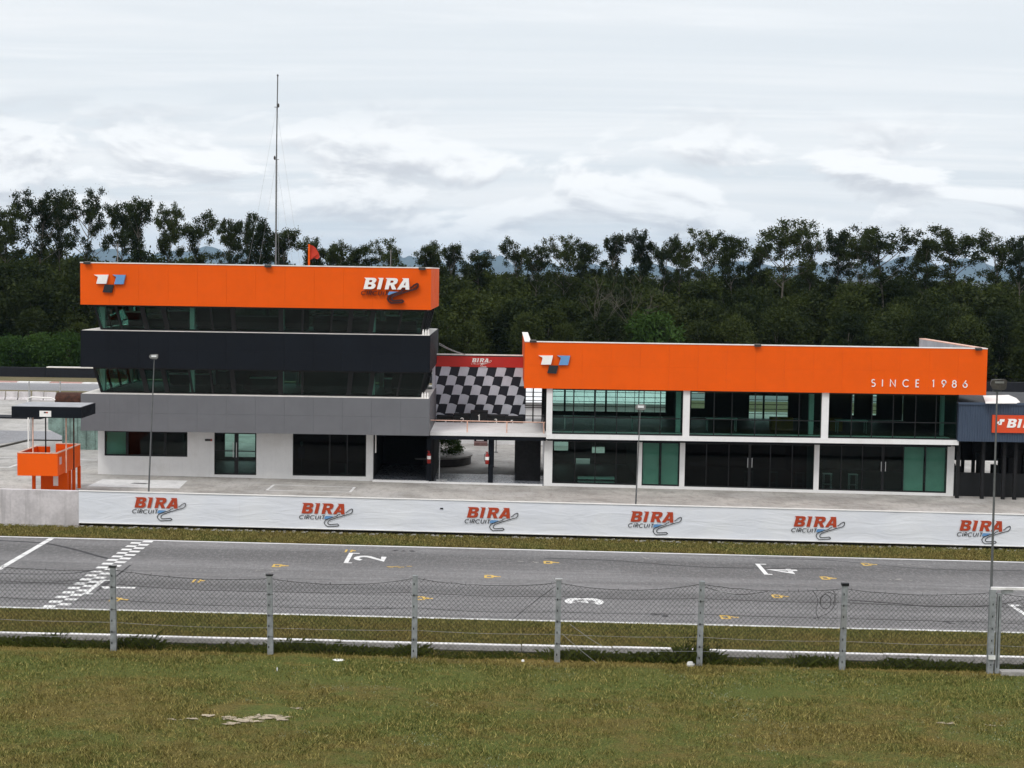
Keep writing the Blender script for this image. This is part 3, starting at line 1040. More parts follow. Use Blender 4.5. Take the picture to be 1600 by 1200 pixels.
# black barrier with white capping in front of the wood
bw = empty('tyre_barrier', (0, 171, 0), 'long low black barrier with white capping, in front of the wood', 'barrier')
for i in range(-16, 16):
    x0 = i * 7.0
    ob('barrier_panel', MB().box(x0 + 0.02, x0 + 6.98, 171.0, 171.7, 0, 1.02, M['rubber']), bw)
    if i % 5 != 2:
        ob('capping', MB().box(x0 + 0.1, x0 + 6.9 - (i % 3) * 0.25, 170.95, 171.75, 1.02, 1.10 + 0.03 * (i % 2), M['coping']), bw)
# jersey barriers this side of the back track
for i in range(7):
    x0 = -47.2 + i * 1.12
    mb = MB()
    P = [(-0.3, 0), (0.3, 0), (0.3, 0.12), (0.12, 0.34), (0.09, 0.82), (-0.09, 0.82), (-0.12, 0.34), (-0.3, 0.12)]
    x1 = x0 + 1.0
    dy_ = random.uniform(-0.15, 0.15)
    vs_ = [(x0, 141 + dy_ + a, b_) for a, b_ in P] + [(x1, 141 + dy_ + a, b_) for a, b_ in P]
    fs = [tuple(range(8)), tuple(range(15, 7, -1))] + [(i_, (i_ + 1) % 8, 8 + (i_ + 1) % 8, 8 + i_) for i_ in range(8)]
    mb.add(vs_, fs, M['wallconc'])
    ob('concrete_barrier', mb, label='stained concrete barrier block in the row beside the back track', cat='barrier', group='concrete barriers in a row beside the back track')


# ------------------------------------------------------------------ building helpers
def wall_open(mb, x0, x1, z0, z1, y0, y1, ops, mat):
    """wall slab from x0..x1, z0..z1 with rectangular openings (xa, xb, za, zb)"""
    ops = sorted(ops)
    x = x0
    for xa, xb, za, zb in ops:
        if xa > x + 1e-4:
            mb.box(x, xa, y0, y1, z0, z1, mat)
        if za > z0 + 1e-3:
            mb.box(xa, xb, y0, y1, z0, za, mat)
        if zb < z1 - 1e-3:
            mb.box(xa, xb, y0, y1, zb, z1, mat)
        x = xb
    if x < x1 - 1e-4:
        mb.box(x, x1, y0, y1, z0, z1, mat)


def bar(mb, p, q, wd, dp, mat, side=Vector((1, 0, 0))):
    """rectangular bar from p to q, wd wide along side, dp deep"""
    p, q = Vector(p), Vector(q)
    d = (q - p).normalized()
    s = (side - d * side.dot(d)).normalized()
    n = d.cross(s).normalized()
    a, b_ = s * wd / 2, n * dp / 2
    mb.hexa([p - a - b_, p + a - b_, p + a + b_, p - a + b_, q - a - b_, q + a - b_, q + a + b_, q - a + b_], mat)


def glazing(parent, B0, B1, T0, T1, fr, rails=(), glass='glass', thick=0.06, depth=0.12, edge=True, wides={}, blinds=(), blindoff=None):
    """window wall between bottom corners B0, B1 and top corners T0, T1; mullions at fractions fr, rails at height fractions"""
    B0, B1, T0, T1 = map(Vector, (B0, B1, T0, T1))
    side = (B1 - B0).normalized()
    up = (T0 - B0).normalized()
    nrm = side.cross(up).normalized()
    cuts = [0.0] + list(fr) + [1.0]
    P = lambda u, v: (B0.lerp(B1, u)).lerp(T0.lerp(T1, u), v)
    for i in range(len(cuts) - 1):
        c = [P(cuts[i], 0), P(cuts[i + 1], 0), P(cuts[i + 1], 1), P(cuts[i], 1)]
        mb = MB()
        o = nrm * 0.008
        mb.hexa([c[0] - o, c[1] - o, c[1] + o, c[0] + o, c[3] - o, c[2] - o, c[2] + o, c[3] + o], M[glass])
        ob('window_pane', mb, parent)
        if i in blinds:
            mb = MB()
            e = side * 0.07
            o = nrm * 0.01
            s_ = -nrm * 0.16 if blindoff is None else blindoff
            ev = up * 0.05
            mb.hexa([c[0] + e - o + s_ + ev, c[1] - e - o + s_ + ev, c[1] - e + o + s_ + ev, c[0] + e + o + s_ + ev,
                     c[3] + e - o + s_ - ev, c[2] - e - o + s_ - ev, c[2] - e + o + s_ - ev, c[3] + e + o + s_ - ev], M['blind'])
            ob('blind', mb, parent)
    for i, u in enumerate(cuts):
        if not edge and i in (0, len(cuts) - 1):
            continue
        mb = MB()
        wd = wides.get(i, thick)
        bar(mb, P(u, 0), P(u, 1), wd, depth, M['black'], side)
        ob('mullion', mb, parent)
    for v in [0.0] + list(rails) + [1.0]:
        mb = MB()
        a, b_ = P(0, v), P(1, v)
        if v == 0.0: a, b_ = a + up * 0.04, b_ + up * 0.04
        if v == 1.0: a, b_ = a - up * 0.04, b_ - up * 0.04
        bar(mb, a + side * 0.01, b_ - side * 0.01, 0.08 if v in (0.0, 1.0) else 0.05, depth * 0.93, M['black'], up)
        ob('window_rail', mb, parent)


def cladding(parent, x0, x1, z0, z1, Y, nx, nz, mat, gap=0.005, th=0.04):
    for i in range(nx):
        for j in range(nz):
            a = x0 + (x1 - x0) * i / nx; b_ = x0 + (x1 - x0) * (i + 1) / nx
            c = z0 + (z1 - z0) * j / nz; d = z0 + (z1 - z0) * (j + 1) / nz
            o = random.uniform(-0.003, 0.003)
            g = gap / 2
            ob('cladding_panel', MB().box(a + (g if i else 0), b_ - (g if i < nx - 1 else 0), Y - th + o, Y - 0.001, c + (g if j else 0), d - (g if j < nz - 1 else 0), mat), parent)


def cladding_side(parent, Xs, y0, y1, z0, z1, ny, nz, mat, sgn=1, gap=0.005, th=0.04):
    for i in range(ny):
        for j in range(nz):
            a = y0 + (y1 - y0) * i / ny; b_ = y0 + (y1 - y0) * (i + 1) / ny
            c = z0 + (z1 - z0) * j / nz; d = z0 + (z1 - z0) * (j + 1) / nz
            g = gap / 2
            xa, xb = (Xs + 0.001, Xs + th) if sgn > 0 else (Xs - th, Xs - 0.001)
            ob('cladding_panel', MB().box(xa, xb, a + g, b_ - g, c + (g if j else 0), d - (g if j < nz - 1 else 0), mat), parent)


def emblem(parent, dxp, dyp, Y):
    """three slanted blocks: white, blue, dark, standing off the cladding"""
    def P(pts):
        return [at(a + dxp, b + dyp, Y) for a, b in pts]
    for nm, pts, mt in (('white_block', [(147, 429.2), (169.5, 429.2), (166.3, 443.3), (150.8, 443.3), (153.4, 432.6)], 'logowhite'),
                        ('blue_block', [(176, 429.2), (196.5, 429.6), (193, 444), (178.6, 444), (182, 432.8)], 'logoblue'),
                        ('dark_block', [(164, 444.6), (178, 444.8), (174.8, 457.5), (160.6, 456.5)], 'logodark')):
        Q = P(pts)
        mb = MB()
        mb.poly([[(p.x, p.z) for p in Q]], lambda u, v, d: (u, Y + 0.1 - d, v), 0.16, M[mt])
        ob(nm, mb, parent)


# ------------------------------------------------------------------ control tower
TY = 88.0
TD = 98.6
tx0, tx1 = X(127, TY, 440), X(672, TY, 480)
zo0, zo1 = 9.855, Z(127, 409.5, TY)
zd0, zd1 = Z(126, 573.5, TY), Z(126, 515.5, TY)
zg0, zg1 = Z(672, 681, TY), Z(126, 614.5, TY)
tower = empty('control_tower', ((tx0 + tx1) / 2, 93, 0), 'three storey race control tower with orange top band, charcoal and grey bands', 'building')
mb = MB()
mb.box(tx0, tx1, TY, TD, zg0, zg1 - 0.02, M['greyband'])
mb.box(tx0 + 0.02, tx1 - 0.02, TY + 0.02, TD - 0.02, zg1 - 0.02, zg1, M['coping'])
ob('lower_band', mb, tower)
mb = MB()
mb.box(tx0, tx1, TY, TD, zd0, zd1 - 0.02, M['charcoal'])
mb.box(tx0 + 0.02, tx1 - 0.02, TY + 0.02, TD - 0.02, zd1 - 0.02, zd1, M['coping'])
ob('middle_band', mb, tower)
mb = MB()
mb.box(tx0, tx1, TY, TD, zo0, zo0 + 0.35, M['dark'])
mb.box(tx0 + 0.3, tx1 - 0.3, TY + 0.3, TD - 0.3, zo0 + 0.35, zo1 - 0.9, M['roofgrey'])
for a in ((tx0, tx1, TY, TY + 0.3), (tx0, tx1, TD - 0.3, TD), (tx0, tx0 + 0.3, TY + 0.3, TD - 0.3), (tx1 - 0.3, tx1, TY + 0.3, TD - 0.3)):
    mb.box(*a, zo0 + 0.35, zo1 - 0.05, M['orange'])
ob('roof_parapet', mb, tower)
mb = MB()
for a in ((tx0 - 0.06, tx1 + 0.06, TY - 0.07, TY + 0.33), (tx0 - 0.06, tx1 + 0.06, TD - 0.33, TD + 0.06), (tx0 - 0.06, tx0 + 0.33, TY + 0.33, TD - 0.33), (tx1 - 0.33, tx1 + 0.06, TY + 0.33, TD - 0.33)):
    mb.box(*a, zo1 - 0.05, zo1 + 0.015, M['coping'])
ob('coping', mb, tower)
for z0, z1, mt, n in ((zg0 + 0.003, zg1 - 0.025, 'greyband', 12), (zd0 + 0.003, zd1 - 0.025, 'charcoal', 12), (zo0 + 0.003, zo1 - 0.055, 'orange', 12)):
    cladding(tower, tx0 - 0.04, tx1 + 0.04, z0, z1, TY, n, 2, M[mt])
    cladding_side(tower, tx1, TY, TD, z0, z1, 5, 2, M[mt])
    cladding_side(tower, tx0, TY, TD, z0, z1, 5, 2, M[mt], -1)
# slanted window bands of the two upper floors
mull = [153, 190, 229, 261, 300, 332, 365, 438, 471, 515, 544, 577, 620, 656]
for fl, (zb, zt) in enumerate(((zg1, zd0), (zd1, zo0))):
    bl, br = tx0 + 0.92, tx1 - 0.55
    tl, tr = tx0 + 0.60, tx1 - 0.22
    yb, yt = TY + 0.85, TY + 0.35
    yB_, yT_ = TD - 0.85, TD - 0.35
    ms = [m for m in mull[1:-1] if not (fl == 1 and m in (300,)) and not (fl == 0 and m in (515, 190))]
    fr = [(X(m, TY + 0.6) - bl) / (br - bl) for m in ms]
    wd = {i + 1: 0.26 for i, m in enumerate(ms) if m in (229, 261, 365, 438, 544, 577)}
    glazing(tower, (bl, yb, zb), (br, yb, zb), (tl, yt, zt), (tr, yt, zt), fr, (), wides=wd, thick=0.11)
    glazing(tower, (bl, yB_, zb), (bl, yb, zb), (tl, yT_, zt), (tl, yt, zt), [0.25, 0.5, 0.75], (), thick=0.12, edge=False)
    glazing(tower, (br, yb, zb), (br, yB_, zb), (tr, yt, zt), (tr, yT_, zt), [0.25, 0.5, 0.75], (), thick=0.12, edge=False)
    glazing(tower, (br, yB_, zb), (bl, yB_, zb), (tr, yT_, zt), (tl, yT_, zt), [i / 9 for i in range(1, 9)], (0.45,), thick=0.12)
    # pale round-edged columns inside, two rows
    for px, wc in ((160, 0.3), (300, 0.26), (441, 0.15), (582, 0.24)):
        xc = X(px, 89.3)
        for yc in (89.3, 95.8):
            ob('interior_column', MB().box(xc - wc / 2, xc + wc / 2, yc, yc + wc, zb, zt, M['column']), tower)
    mb = MB()
    mb.box(bl + 0.15, br - 0.15, yb + 0.15, yB_ - 0.15, zb, zb + 0.03, M['floor_in'])
    mb.box(tl + 0.1, tr - 0.1, yt + 0.15, yT_ - 0.15, zt - 0.06, zt - 0.01, M['dark'])
    ob('interior_floor', mb, tower)
    # inner partitions and low sill cupboards
    mb = MB()
    if fl == 1:
        mb.box(X(308, 93), X(362, 93), 93.0, 93.1, zb + 0.03, zt - 0.06, M['dark'])
        mb.box(X(446, 94), X(482, 94), 94.0, 94.12, zb + 0.03, zt - 0.06, M['dark'])
        mb.box(X(230, 92), X(296, 92), 92.0, 92.8, zb + 0.03, zb + 0.55, M['dark'])
        mb.box(X(490, 92), X(650, 92), 92.0, 92.7, zb + 0.03, zb + 0.6, M['dark'])
        mb.box(X(368, 92), X(436, 92), 92.0, 92.7, zb + 0.03, zb + 0.75, M['dark'])
    else:
        mb.box(X(472, 91), X(576, 91), 91.0, 91.1, zb + 0.03, zt - 0.06, M['room'])
        mb.box(X(380, 92), X(436, 92), 92.0, 92.1, zb + 0.03, zb + 1.1, M['dark'])
        mb.box(X(600, 94), X(660, 94), 94.0, 94.1, zb + 0.03, zt - 0.06, M['dark'])
        mb.box(X(265, 96), X(380, 96), 96.0, 96.1, zb + 0.03, zb + 0.9, M['room'])
    ob('interior_partition', mb, tower)
    # pale desks and sills seen through the glass
    for pa, pb, Yc, h_ in (((262, 296, 95.5, 0.95), (486, 572, 95.0, 0.85), (600, 626, 91, 1.0), (196, 222, 94, 0.9)) if fl == 1 else ((264, 330, 94.5, 0.75), (390, 430, 91.4, 0.8), (600, 612, 91, 0.9), (340, 355, 92, 1.15))):
        ob('interior_desk', MB().box(X(pa, Yc), X(pb, Yc), Yc, Yc + 0.6, zb + h_ - 0.07, zb + h_, M['column']).box(X(pa, Yc) + 0.05, X(pb, Yc) - 0.05, Yc + 0.5, Yc + 0.55, zb + 0.03, zb + h_ - 0.07, M['room']), tower)
    # ceiling light strips (unlit) and rails
    mb = MB()
    for px in (200, 330, 480, 620):
        mb.box(X(px, 91), X(px, 91) + 1.1, 91, 91.15, zt - 0.10, zt - 0.062, M['column'])
    ob('ceiling_fitting', mb, tower)

# ground floor
gy = 90.0
wx0, wx1 = X(153, gy, 700), X(583, gy, 710)
zt = zg0
opW1 = (X(163, gy), X(293, gy), Z(230, 713, gy), Z(163, 672.5, gy))
opD = (X(335, gy), X(401, gy), Z(368, 742, gy), Z(368, 676, gy))
opW2 = (X(458, gy), X(573, gy), Z(515, 744, gy), Z(515, 677, gy))
mb = MB()
wall_open(mb, wx0, wx1, -0.15, zt, gy, gy + 0.25, [opW1, opD, opW2], M['white'])
mb.box(wx0, wx0 + 0.2, gy + 0.25, 98, -0.15, zt, M['white'])
mb.box(wx1 - 0.2, wx1, gy + 0.25, 98, -0.15, zt, M['white'])
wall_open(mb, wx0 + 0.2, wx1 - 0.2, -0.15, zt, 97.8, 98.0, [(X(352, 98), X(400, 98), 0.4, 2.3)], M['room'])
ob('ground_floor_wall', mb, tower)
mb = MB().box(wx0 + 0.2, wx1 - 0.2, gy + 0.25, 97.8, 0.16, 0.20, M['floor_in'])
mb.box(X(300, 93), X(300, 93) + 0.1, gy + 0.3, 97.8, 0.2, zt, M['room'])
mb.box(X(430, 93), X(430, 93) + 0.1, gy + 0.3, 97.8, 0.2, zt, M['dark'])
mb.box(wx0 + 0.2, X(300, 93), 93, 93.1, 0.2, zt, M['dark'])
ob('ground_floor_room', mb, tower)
yg = gy + 0.12


def win(parent, op, fr, rails=(), glass='glass_dark', blinds=(), wides={}, thick=0.06):
    glazing(parent, (op[0], yg, op[2]), (op[1], yg, op[2]), (op[0], yg, op[3]), (op[1], yg, op[3]), fr, rails, glass, thick, 0.1, True, wides, blinds, Vector((0, 0.14, 0)))


win(tower, opW1, [(198 - 163) / 130, (236 - 163) / 130, (258 - 163) / 130], glass='glass', blinds=(0,), wides={1: 0.14, 3: 0.12})
win(tower, opD, [0.52], (0.56,), glass='glass', wides={1: 0.22})
win(tower, opW2, [0.5, 0.74], (), wides={1: 0.08})
q = at(367, 703, gy)
mb = MB()
for s_ in (-0.09, 0.09):
    mb.tube([(q.x + s_, gy - 0.02, q.z + 0.42), (q.x + s_, gy - 0.02, q.z - 0.42)], 0.022, 8, M['steel'])
ob('door_handle', mb, tower)
q = at(326, 687.5, gy)
mb = MB().box(q.x - 0.2, q.x + 0.12, gy - 0.04, gy - 0.001, q.z - 0.06, q.z + 0.06, M['greenlight'])
mb.box(q.x + 0.121, q.x + 0.2, gy - 0.045, gy - 0.001, q.z - 0.06, q.z + 0.06, M['extred'])
ob('small_plate', mb, tower)
# emblem and word mark on the orange band
emblem(tower, 0, 0, TY - 0.13)
a = at(568, 451.5, TY - 0.15)
Ht = 17.6 / FPX * TY
wordmark(tower, lambda u, v, d: (a.x + u * Ht, TY - 0.12 - d, a.z + v * Ht), (M['logowhite'], M['logobrown'], M['logoblue'], M['logobrown']), 0.12, 0.15)

# underpass below the right part of the tower
ux0, ux1 = wx1, X(672, gy)
mb = MB()
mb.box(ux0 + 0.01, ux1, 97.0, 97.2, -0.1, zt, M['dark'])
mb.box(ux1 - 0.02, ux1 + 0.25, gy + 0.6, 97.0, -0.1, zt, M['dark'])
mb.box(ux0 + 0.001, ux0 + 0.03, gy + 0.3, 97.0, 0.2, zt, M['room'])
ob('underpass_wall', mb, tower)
ob('underpass_floor', MB().gbox(ux0, ux1, gy - 0.15, 97.0, 0.0, 0.10, M['shinyfloor']), tower)
ob('step_edge', MB().gbox(ux0, ux1, gy - 0.30, gy - 0.152, 0.0, 0.12, M['white']), tower)
q = at(587, 700, gy - 0.05)
ob('downpipe', MB().tube([(q.x, gy - 0.06, 1.7), (q.x, gy - 0.06, zt)], 0.04, 8, M['logowhite']), tower)

# ------------------------------------------------------------------ award podium terrace between the buildings
PY = 89.3
sx0, sx1 = X(672.5, PY, 676), X(853, PY, 680)
zs = Z(700, 675.2, PY)
stage = empty('podium_terrace', ((sx0 + sx1) / 2, 93, 0), 'raised prize podium terrace with red and chequered backboard between two buildings', 'terrace')
ob('slab', MB().box(sx0 - 0.02, sx1, PY, 98.4, zs - 0.2, zs, M['white']), stage)
ob('beam', MB().box(sx0 + 0.01, sx1, PY + 0.06, PY + 0.4, zs - 0.42, zs - 0.203, M['charcoal']), stage)
ob('rear_beam', MB().box(sx0 + 0.01, sx1, 98.0, 98.3, zs - 0.42, zs - 0.203, M['charcoal']), stage)
cols = []
for px in (672, 768.5):
    x = X(px, gy)
    cols.append(x)
    ob('column', MB().box(x - 0.14, x + 0.14, gy - 0.2, gy + 0.1, -0.1, zs - 0.42, M['charcoal']), stage)
    ob('column', MB().box(x - 0.14, x + 0.14, 97.9, 98.2, -0.1, zs - 0.42, M['charcoal']), stage)
ob('passage_floor', MB().gbox(ux1 + 0.26, X(853, gy), gy - 0.12, 93.8, 0.0, 0.07, M['shinyfloor']), stage)
ob('step_edge', MB().gbox(ux1 + 0.01, X(850, gy), gy - 0.30, gy - 0.122, 0.0, 0.09, M['white']), stage)
mb = MB()
xa = X(807, 92)
mb.box(xa, xa + 1.45, 91.3, 97.5, -0.1, zs - 0.42, M['dark'])
ob('passage_store', mb, stage)
# backboard
BY = 96.6
bx0, bx1 = X(680, BY), X(822, BY)
zb0, zb1, zbt = zs, Z(750, 573.5, BY), Z(750, 555.5, BY)
ob('backboard', MB().box(bx0, bx1, BY, BY + 0.18, zb0, zbt, M['boarddark']), stage)
ob('red_header', MB().box(bx0, bx1, BY - 0.03, BY - 0.001, zb1, zbt - 0.06, M['red']), stage)
ob('coping', MB().box(bx0 - 0.7, bx1, BY - 0.06, BY + 0.25, zbt, zbt + 0.07, M['coping']), stage)
mb = MB().box(bx0 - 0.12, bx0 - 0.001, BY - 1.6, BY + 0.18, zb0, zbt, M['boardlight'])
ob('side_panel', mb, stage)
pxm = BY / FPX
cellw, rowh = 14.45 * pxm, 14.75 * pxm
xl0 = X(690, BY)
for r in range(6):
    zt_ = zb1 - r * rowh
    for c in range(-1, 6):
        xs_ = xl0 + (2 * c + (r % 2)) * cellw - r * 4.75 * pxm + (2 * cellw * (r // 4))
        sh = -3.6 * pxm
        top = [(xs_ + cellw * t, zt_ + 0.07 * math.sin(math.pi * (t + 0.12)) - 0.03 * t) for t in (0, 0.25, 0.5, 0.75, 1)]
        bot = [(xs_ + sh + cellw * t, zt_ - rowh + 0.07 * math.sin(math.pi * (t + 0.12)) * 0.3 - 0.0 * t) for t in (1, 0.75, 0.5, 0.25, 0)]
        pts = [(min(max(x_, bx0 + 0.01), bx1 - 0.01), max(z_, zb0 + 0.02)) for x_, z_ in top + bot]
        if max(p[0] for p in pts) - min(p[0] for p in pts) < 0.05 or max(p[1] for p in pts) - min(p[1] for p in pts) < 0.05:
            continue
        cl_ = []
        for p in pts:
            if not cl_ or (abs(p[0] - cl_[-1][0]) + abs(p[1] - cl_[-1][1])) > 1e-4:
                cl_.append(p)
        mb = MB()
        mb.add([(x_, BY - 0.006, z_) for x_, z_ in cl_], [tuple(range(len(cl_)))], M['boardlight'])
        ob('light_square', mb, stage)
q = at(737.5, 566.0, BY - 0.04)
Hs = 6.3 / FPX * BY
wordmark(stage, lambda u, v, d: (q.x + u * Hs, BY - 0.034 - d, q.z + v * Hs), (M['logowhite'],) * 4, 0.008, 0.07, True)
# railing
rz = Z(700, 657.2, PY)
mb = MB().tube([(sx0, PY + 0.1, rz), (sx1 - 0.05, PY + 0.1, rz - 0.03)], 0.028, 8, M['pinkrail'])
ob('top_rail', mb, stage)
for px in (731, 793, 851):
    x = X(px, PY)
    ob('rail_post', MB().tube([(x, PY + 0.1, zs), (x, PY + 0.1, rz - 0.01)], 0.035, 8, M['pinkrail']), stage)

# numbered prize steps on the terrace
SY = 95.2
for digit, pa, pb, ptop, dpx, dpy, hpx in (('4', 682, 708.5, 651.5, 695.5, 661.3, 5.0), ('2', 709, 735, 648.5, 720, 660.3, 7.5), ('1', 735.5, 763, 643, 746.5, 658, 9.5), ('3', 763.5, 790, 649.5, 773, 661.2, 6.5), ('5', 790.5, 818, 651.5, 798.5, 662.4, 5.6)):
    nm = {'4': 'low black podium step lettered 4, leftmost on the terrace', '2': 'black podium step lettered 2, left of the tallest one', '1': 'tallest black podium step lettered 1, in the middle', '3': 'black podium step lettered 3, right of the tallest one', '5': 'low black podium step lettered 5, rightmost on the terrace'}[digit]
    x0, x1 = X(pa, SY) + 0.01, X(pb, SY) - 0.01
    ztop = Z(749, ptop, SY)
    t = empty('podium_step', ((x0 + x1) / 2, SY, zs), nm, 'podium', 'numbered podium steps')
    ob('step_body', MB().box(x0, x1, SY, SY + 1.1, zs, ztop - 0.05, M['black']), t)
    ob('step_top', MB().box(x0 - 0.004, x1 + 0.004, SY - 0.03, SY + 1.1, ztop - 0.05, ztop, M['dark']), t)
    q = at(dpx, dpy, SY)
    H = hpx / FPX * SY
    mb = MB(); text(mb, digit, on_wall(q.x - 0.02, SY - 0.001, q.z, H), 0.006, M['logowhite'], 0.2)
    ob('numeral', mb, t)

# ------------------------------------------------------------------ right-hand pit building
UY, LY = 88.6, 89.85
RD = 101.6
OY = 88.35
rx0, rx1 = X(820, OY, 570), X(1541, OY, 580)
zr0, zr1 = Z(820, 606.5, OY), Z(820, 533.5, OY)
pit = empty('pit_building', ((rx0 + rx1) / 2, 95, 0), 'two storey glass fronted pit building with wide orange fascia band', 'building')
mb = MB()
mb.box(rx0 + 0.3, rx1 - 0.3, OY + 0.3, RD - 0.3, zr0 + 0.02, zr1 - 1.3, M['roofgrey'])
for a in ((rx0, rx1, OY, OY + 0.3), (rx0, rx0 + 0.3, OY + 0.3, RD), (rx1 - 0.3, rx1, OY + 0.3, RD)):
    mb.box(*a, zr0, zr1 - 0.03, M['orange'])
mb.box(rx0 + 0.3, rx1 - 0.3, RD - 0.3, RD, zr0, zr1 - 1.1, M['orange'])
ob('roof_parapet', mb, pit)
mb = MB()
for a in ((rx0 - 0.03, rx1 + 0.03, OY - 0.07, OY + 0.33), (rx0 - 0.03, rx0 + 0.33, OY + 0.33, RD), (rx1 - 0.33, rx1 + 0.05, OY + 0.33, RD)):
    mb.box(*a, zr1 - 0.03, zr1 + 0.02, M['coping' if a[0] < rx0 + 1 else 'pinkrail'])
ob('coping', mb, pit)
ob('parapet_lining', MB().box(rx1 - 0.33, rx1 - 0.301, OY + 0.34, RD, zr1 - 1.3, zr1 - 0.04, M['roofgrey']), pit)
cladding(pit, rx0 - 0.02, rx1 + 0.02, zr0 + 0.003, zr1 - 0.035, OY, 16, 2, M['orange'])
cladding_side(pit, rx1, OY, RD, zr0, zr1 - 0.035, 6, 2, M['orange'])
# floor band and columns
zb_hi, zb_lo = Z(863, 678, UY), Z(863, 685.5, UY)
fx0, fx1 = X(853.5, UY, 680), X(1497, UY, 690)
ob('floor_band', MB().box(fx0, fx1, UY - 0.15, LY + 0.4, zb_lo, zb_hi, M['white']), pit)
ob('soffit_beam', MB().box(fx0 + 0.1, fx1 - 0.1, LY - 0.25, LY + 0.3, zb_lo - 0.22, zb_lo - 0.002, M['charcoal']), pit)
ob('upper_floor', MB().box(fx0 + 0.05, fx1 - 0.05, LY + 0.4, RD - 1.0, zb_lo - 0.1, zb_hi - 0.02, M['floor_in']), pit)
ucols = [(853.8, 863), (1067, 1077.5), (1283.5, 1294.5)]
for a, b_ in ucols:
    ob('column', MB().box(X(a, UY, 640), X(b_, UY, 640), UY - 0.1, UY + 0.25, zb_hi + 0.001, zr0 - 0.001, M['white']), pit)
zl_top = zb_lo - 0.22
sill = lambda x: -0.05 - 0.0105 * x
lcols = [(850, 863), (995.5, 1003), (1062, 1070), (1272, 1280), (1480, 1491)]
for a, b_ in lcols:
    xa, xb = X(a, LY, 725), X(b_, LY, 725)
    ob('column', MB().gbox(xa, xb, LY, LY + 0.3, -0.1, zl_top - gz(xa, LY), M['white']), pit)
ubays = [(863, 1067, [884, 917, 930, 940, 957, 1006 - 0, 1026], ()), (1077.5, 1283.5, [1116, 1144, 1180, 1213.5, 1249], ()), (1294.5, 1496, [1331, 1363, 1396, 1431, 1463], ())]
for a, b_, ms, bl in ubays:
    x0, x1 = X(a, UY, 640), X(b_, UY, 640)
    fr = [(X(m, UY, 640) - x0) / (x1 - x0) for m in ([896, 930, 964, 998, 1032] if a == 863 else ms)]
    zb_ = zb_hi + 0.01
    glazing(pit, (x0, UY + 0.05, zb_), (x1, UY + 0.05, zb_), (x0, UY + 0.05, zr0 - 0.01), (x1, UY + 0.05, zr0 - 0.01), fr, (0.37,), 'glass', 0.045, 0.09)
lbays = [(863, 995.5, [898, 930, 963], (), 'glass'), (1003, 1062, [1032], (0, 1), 'glass'), (1070, 1272, [1104, 1139, 1171.5, 1204, 1238], (), 'glass_dark'), (1280, 1480, [1315, 1348, 1380, 1412, 1446.5], (4, 5), 'glass')]
for a, b_, ms, bl, gt in lbays:
    x0, x1 = X(a, LY, 725), X(b_, LY, 725)
    fr = [(X(m, LY, 725) - x0) / (x1 - x0) for m in ms]
    z0a, z0b = gz(x0, LY) + 0.16, gz(x1, LY) + 0.16
    glazing(pit, (x0, LY + 0.1, z0a), (x1, LY + 0.1, z0b), (x0, LY + 0.1, zl_top), (x1, LY + 0.1, zl_top), fr, (), gt, 0.05, 0.09, True, {3: 0.14} if a in (1070, 1280) else {}, bl, Vector((0, 0.14, 0)))
    ob('window_sill', MB().gbox(x0, x1, LY + 0.001, LY + 0.28, -0.1, 0.158, M['white']), pit)
for px, py in ((1171.5, 723), (1380, 729)):
    q = at(px, py, LY)
    mb = MB()
    for s_ in (-0.12, 0.12):
        mb.tube([(q.x + s_, LY - 0.04, q.z + 0.27), (q.x + s_, LY - 0.04, q.z - 0.27)], 0.022, 8, M['steel'])
        for zz in (-0.2, 0.2):
            mb.tube([(q.x + s_, LY - 0.04, q.z + zz), (q.x + s_, LY + 0.06, q.z + zz)], 0.012, 6, M['steel'])
    ob('door_handle', mb, pit)
# interior: floors, back walls, side walls
for pa, pb in ((903, 929), (931, 960)):
    ob('low_bench', MB().box(X(pa, 90.8, 750), X(pb, 90.8, 750), 90.8, 91.3, gz(4, 90) + 0.12, gz(4, 90) + 0.16, M['column']).box(X(pa, 90.8, 750), X(pb, 90.8, 750), 90.8, 91.3, gz(4, 90) + 0.30, gz(4, 90) + 0.42, M['column']), pit)
mb = MB()
yb_ = RD - 1.2
xA, xB = X(855, LY, 725), X(1490, LY, 725)
mb.gbox(xA + 0.1, xB - 0.3, LY + 0.3, yb_, -0.02, 0.06, M['floor_in'])
ob('ground_floor', mb, pit)
mb = MB()
mb.box(xA, xA + 0.15, LY + 0.3, yb_ + 0.15, -0.3, zl_top, M['white'])
mb.box(xB - 0.15, xB, LY + 0.3, yb_ + 0.15, -0.4, zl_top, M['white'])
mb.box(fx1 - 0.15, fx1, UY + 0.2, yb_ + 0.15, zb_hi, zr0, M['room'])
ob('side_wall', mb, pit)


def rear(px, py):
    p = at(px, py, yb_)
    return p.x, p.z


def rop(a, b_, t_, l_):
    return (rear(a, t_)[0], rear(b_, t_)[0], rear(a, l_)[1], rear(a, t_)[1])


mb = MB()
ops = [rop(864, 1041, 590, 642), rop(1081, 1102, 600, 638), rop(1171, 1232, 618, 654), rop(1331, 1336, 600, 649), rop(1364, 1371, 600, 649)]
ops = [(a, b_, c, min(d, zr0 - 0.1)) for a, b_, c, d in ops]
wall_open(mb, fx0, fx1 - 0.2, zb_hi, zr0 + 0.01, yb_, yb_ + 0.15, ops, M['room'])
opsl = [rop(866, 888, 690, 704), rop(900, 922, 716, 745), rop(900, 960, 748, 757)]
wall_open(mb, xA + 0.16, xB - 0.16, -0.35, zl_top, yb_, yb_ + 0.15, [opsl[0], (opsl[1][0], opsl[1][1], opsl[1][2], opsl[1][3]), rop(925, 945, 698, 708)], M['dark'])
ob('rear_wall', mb, pit)
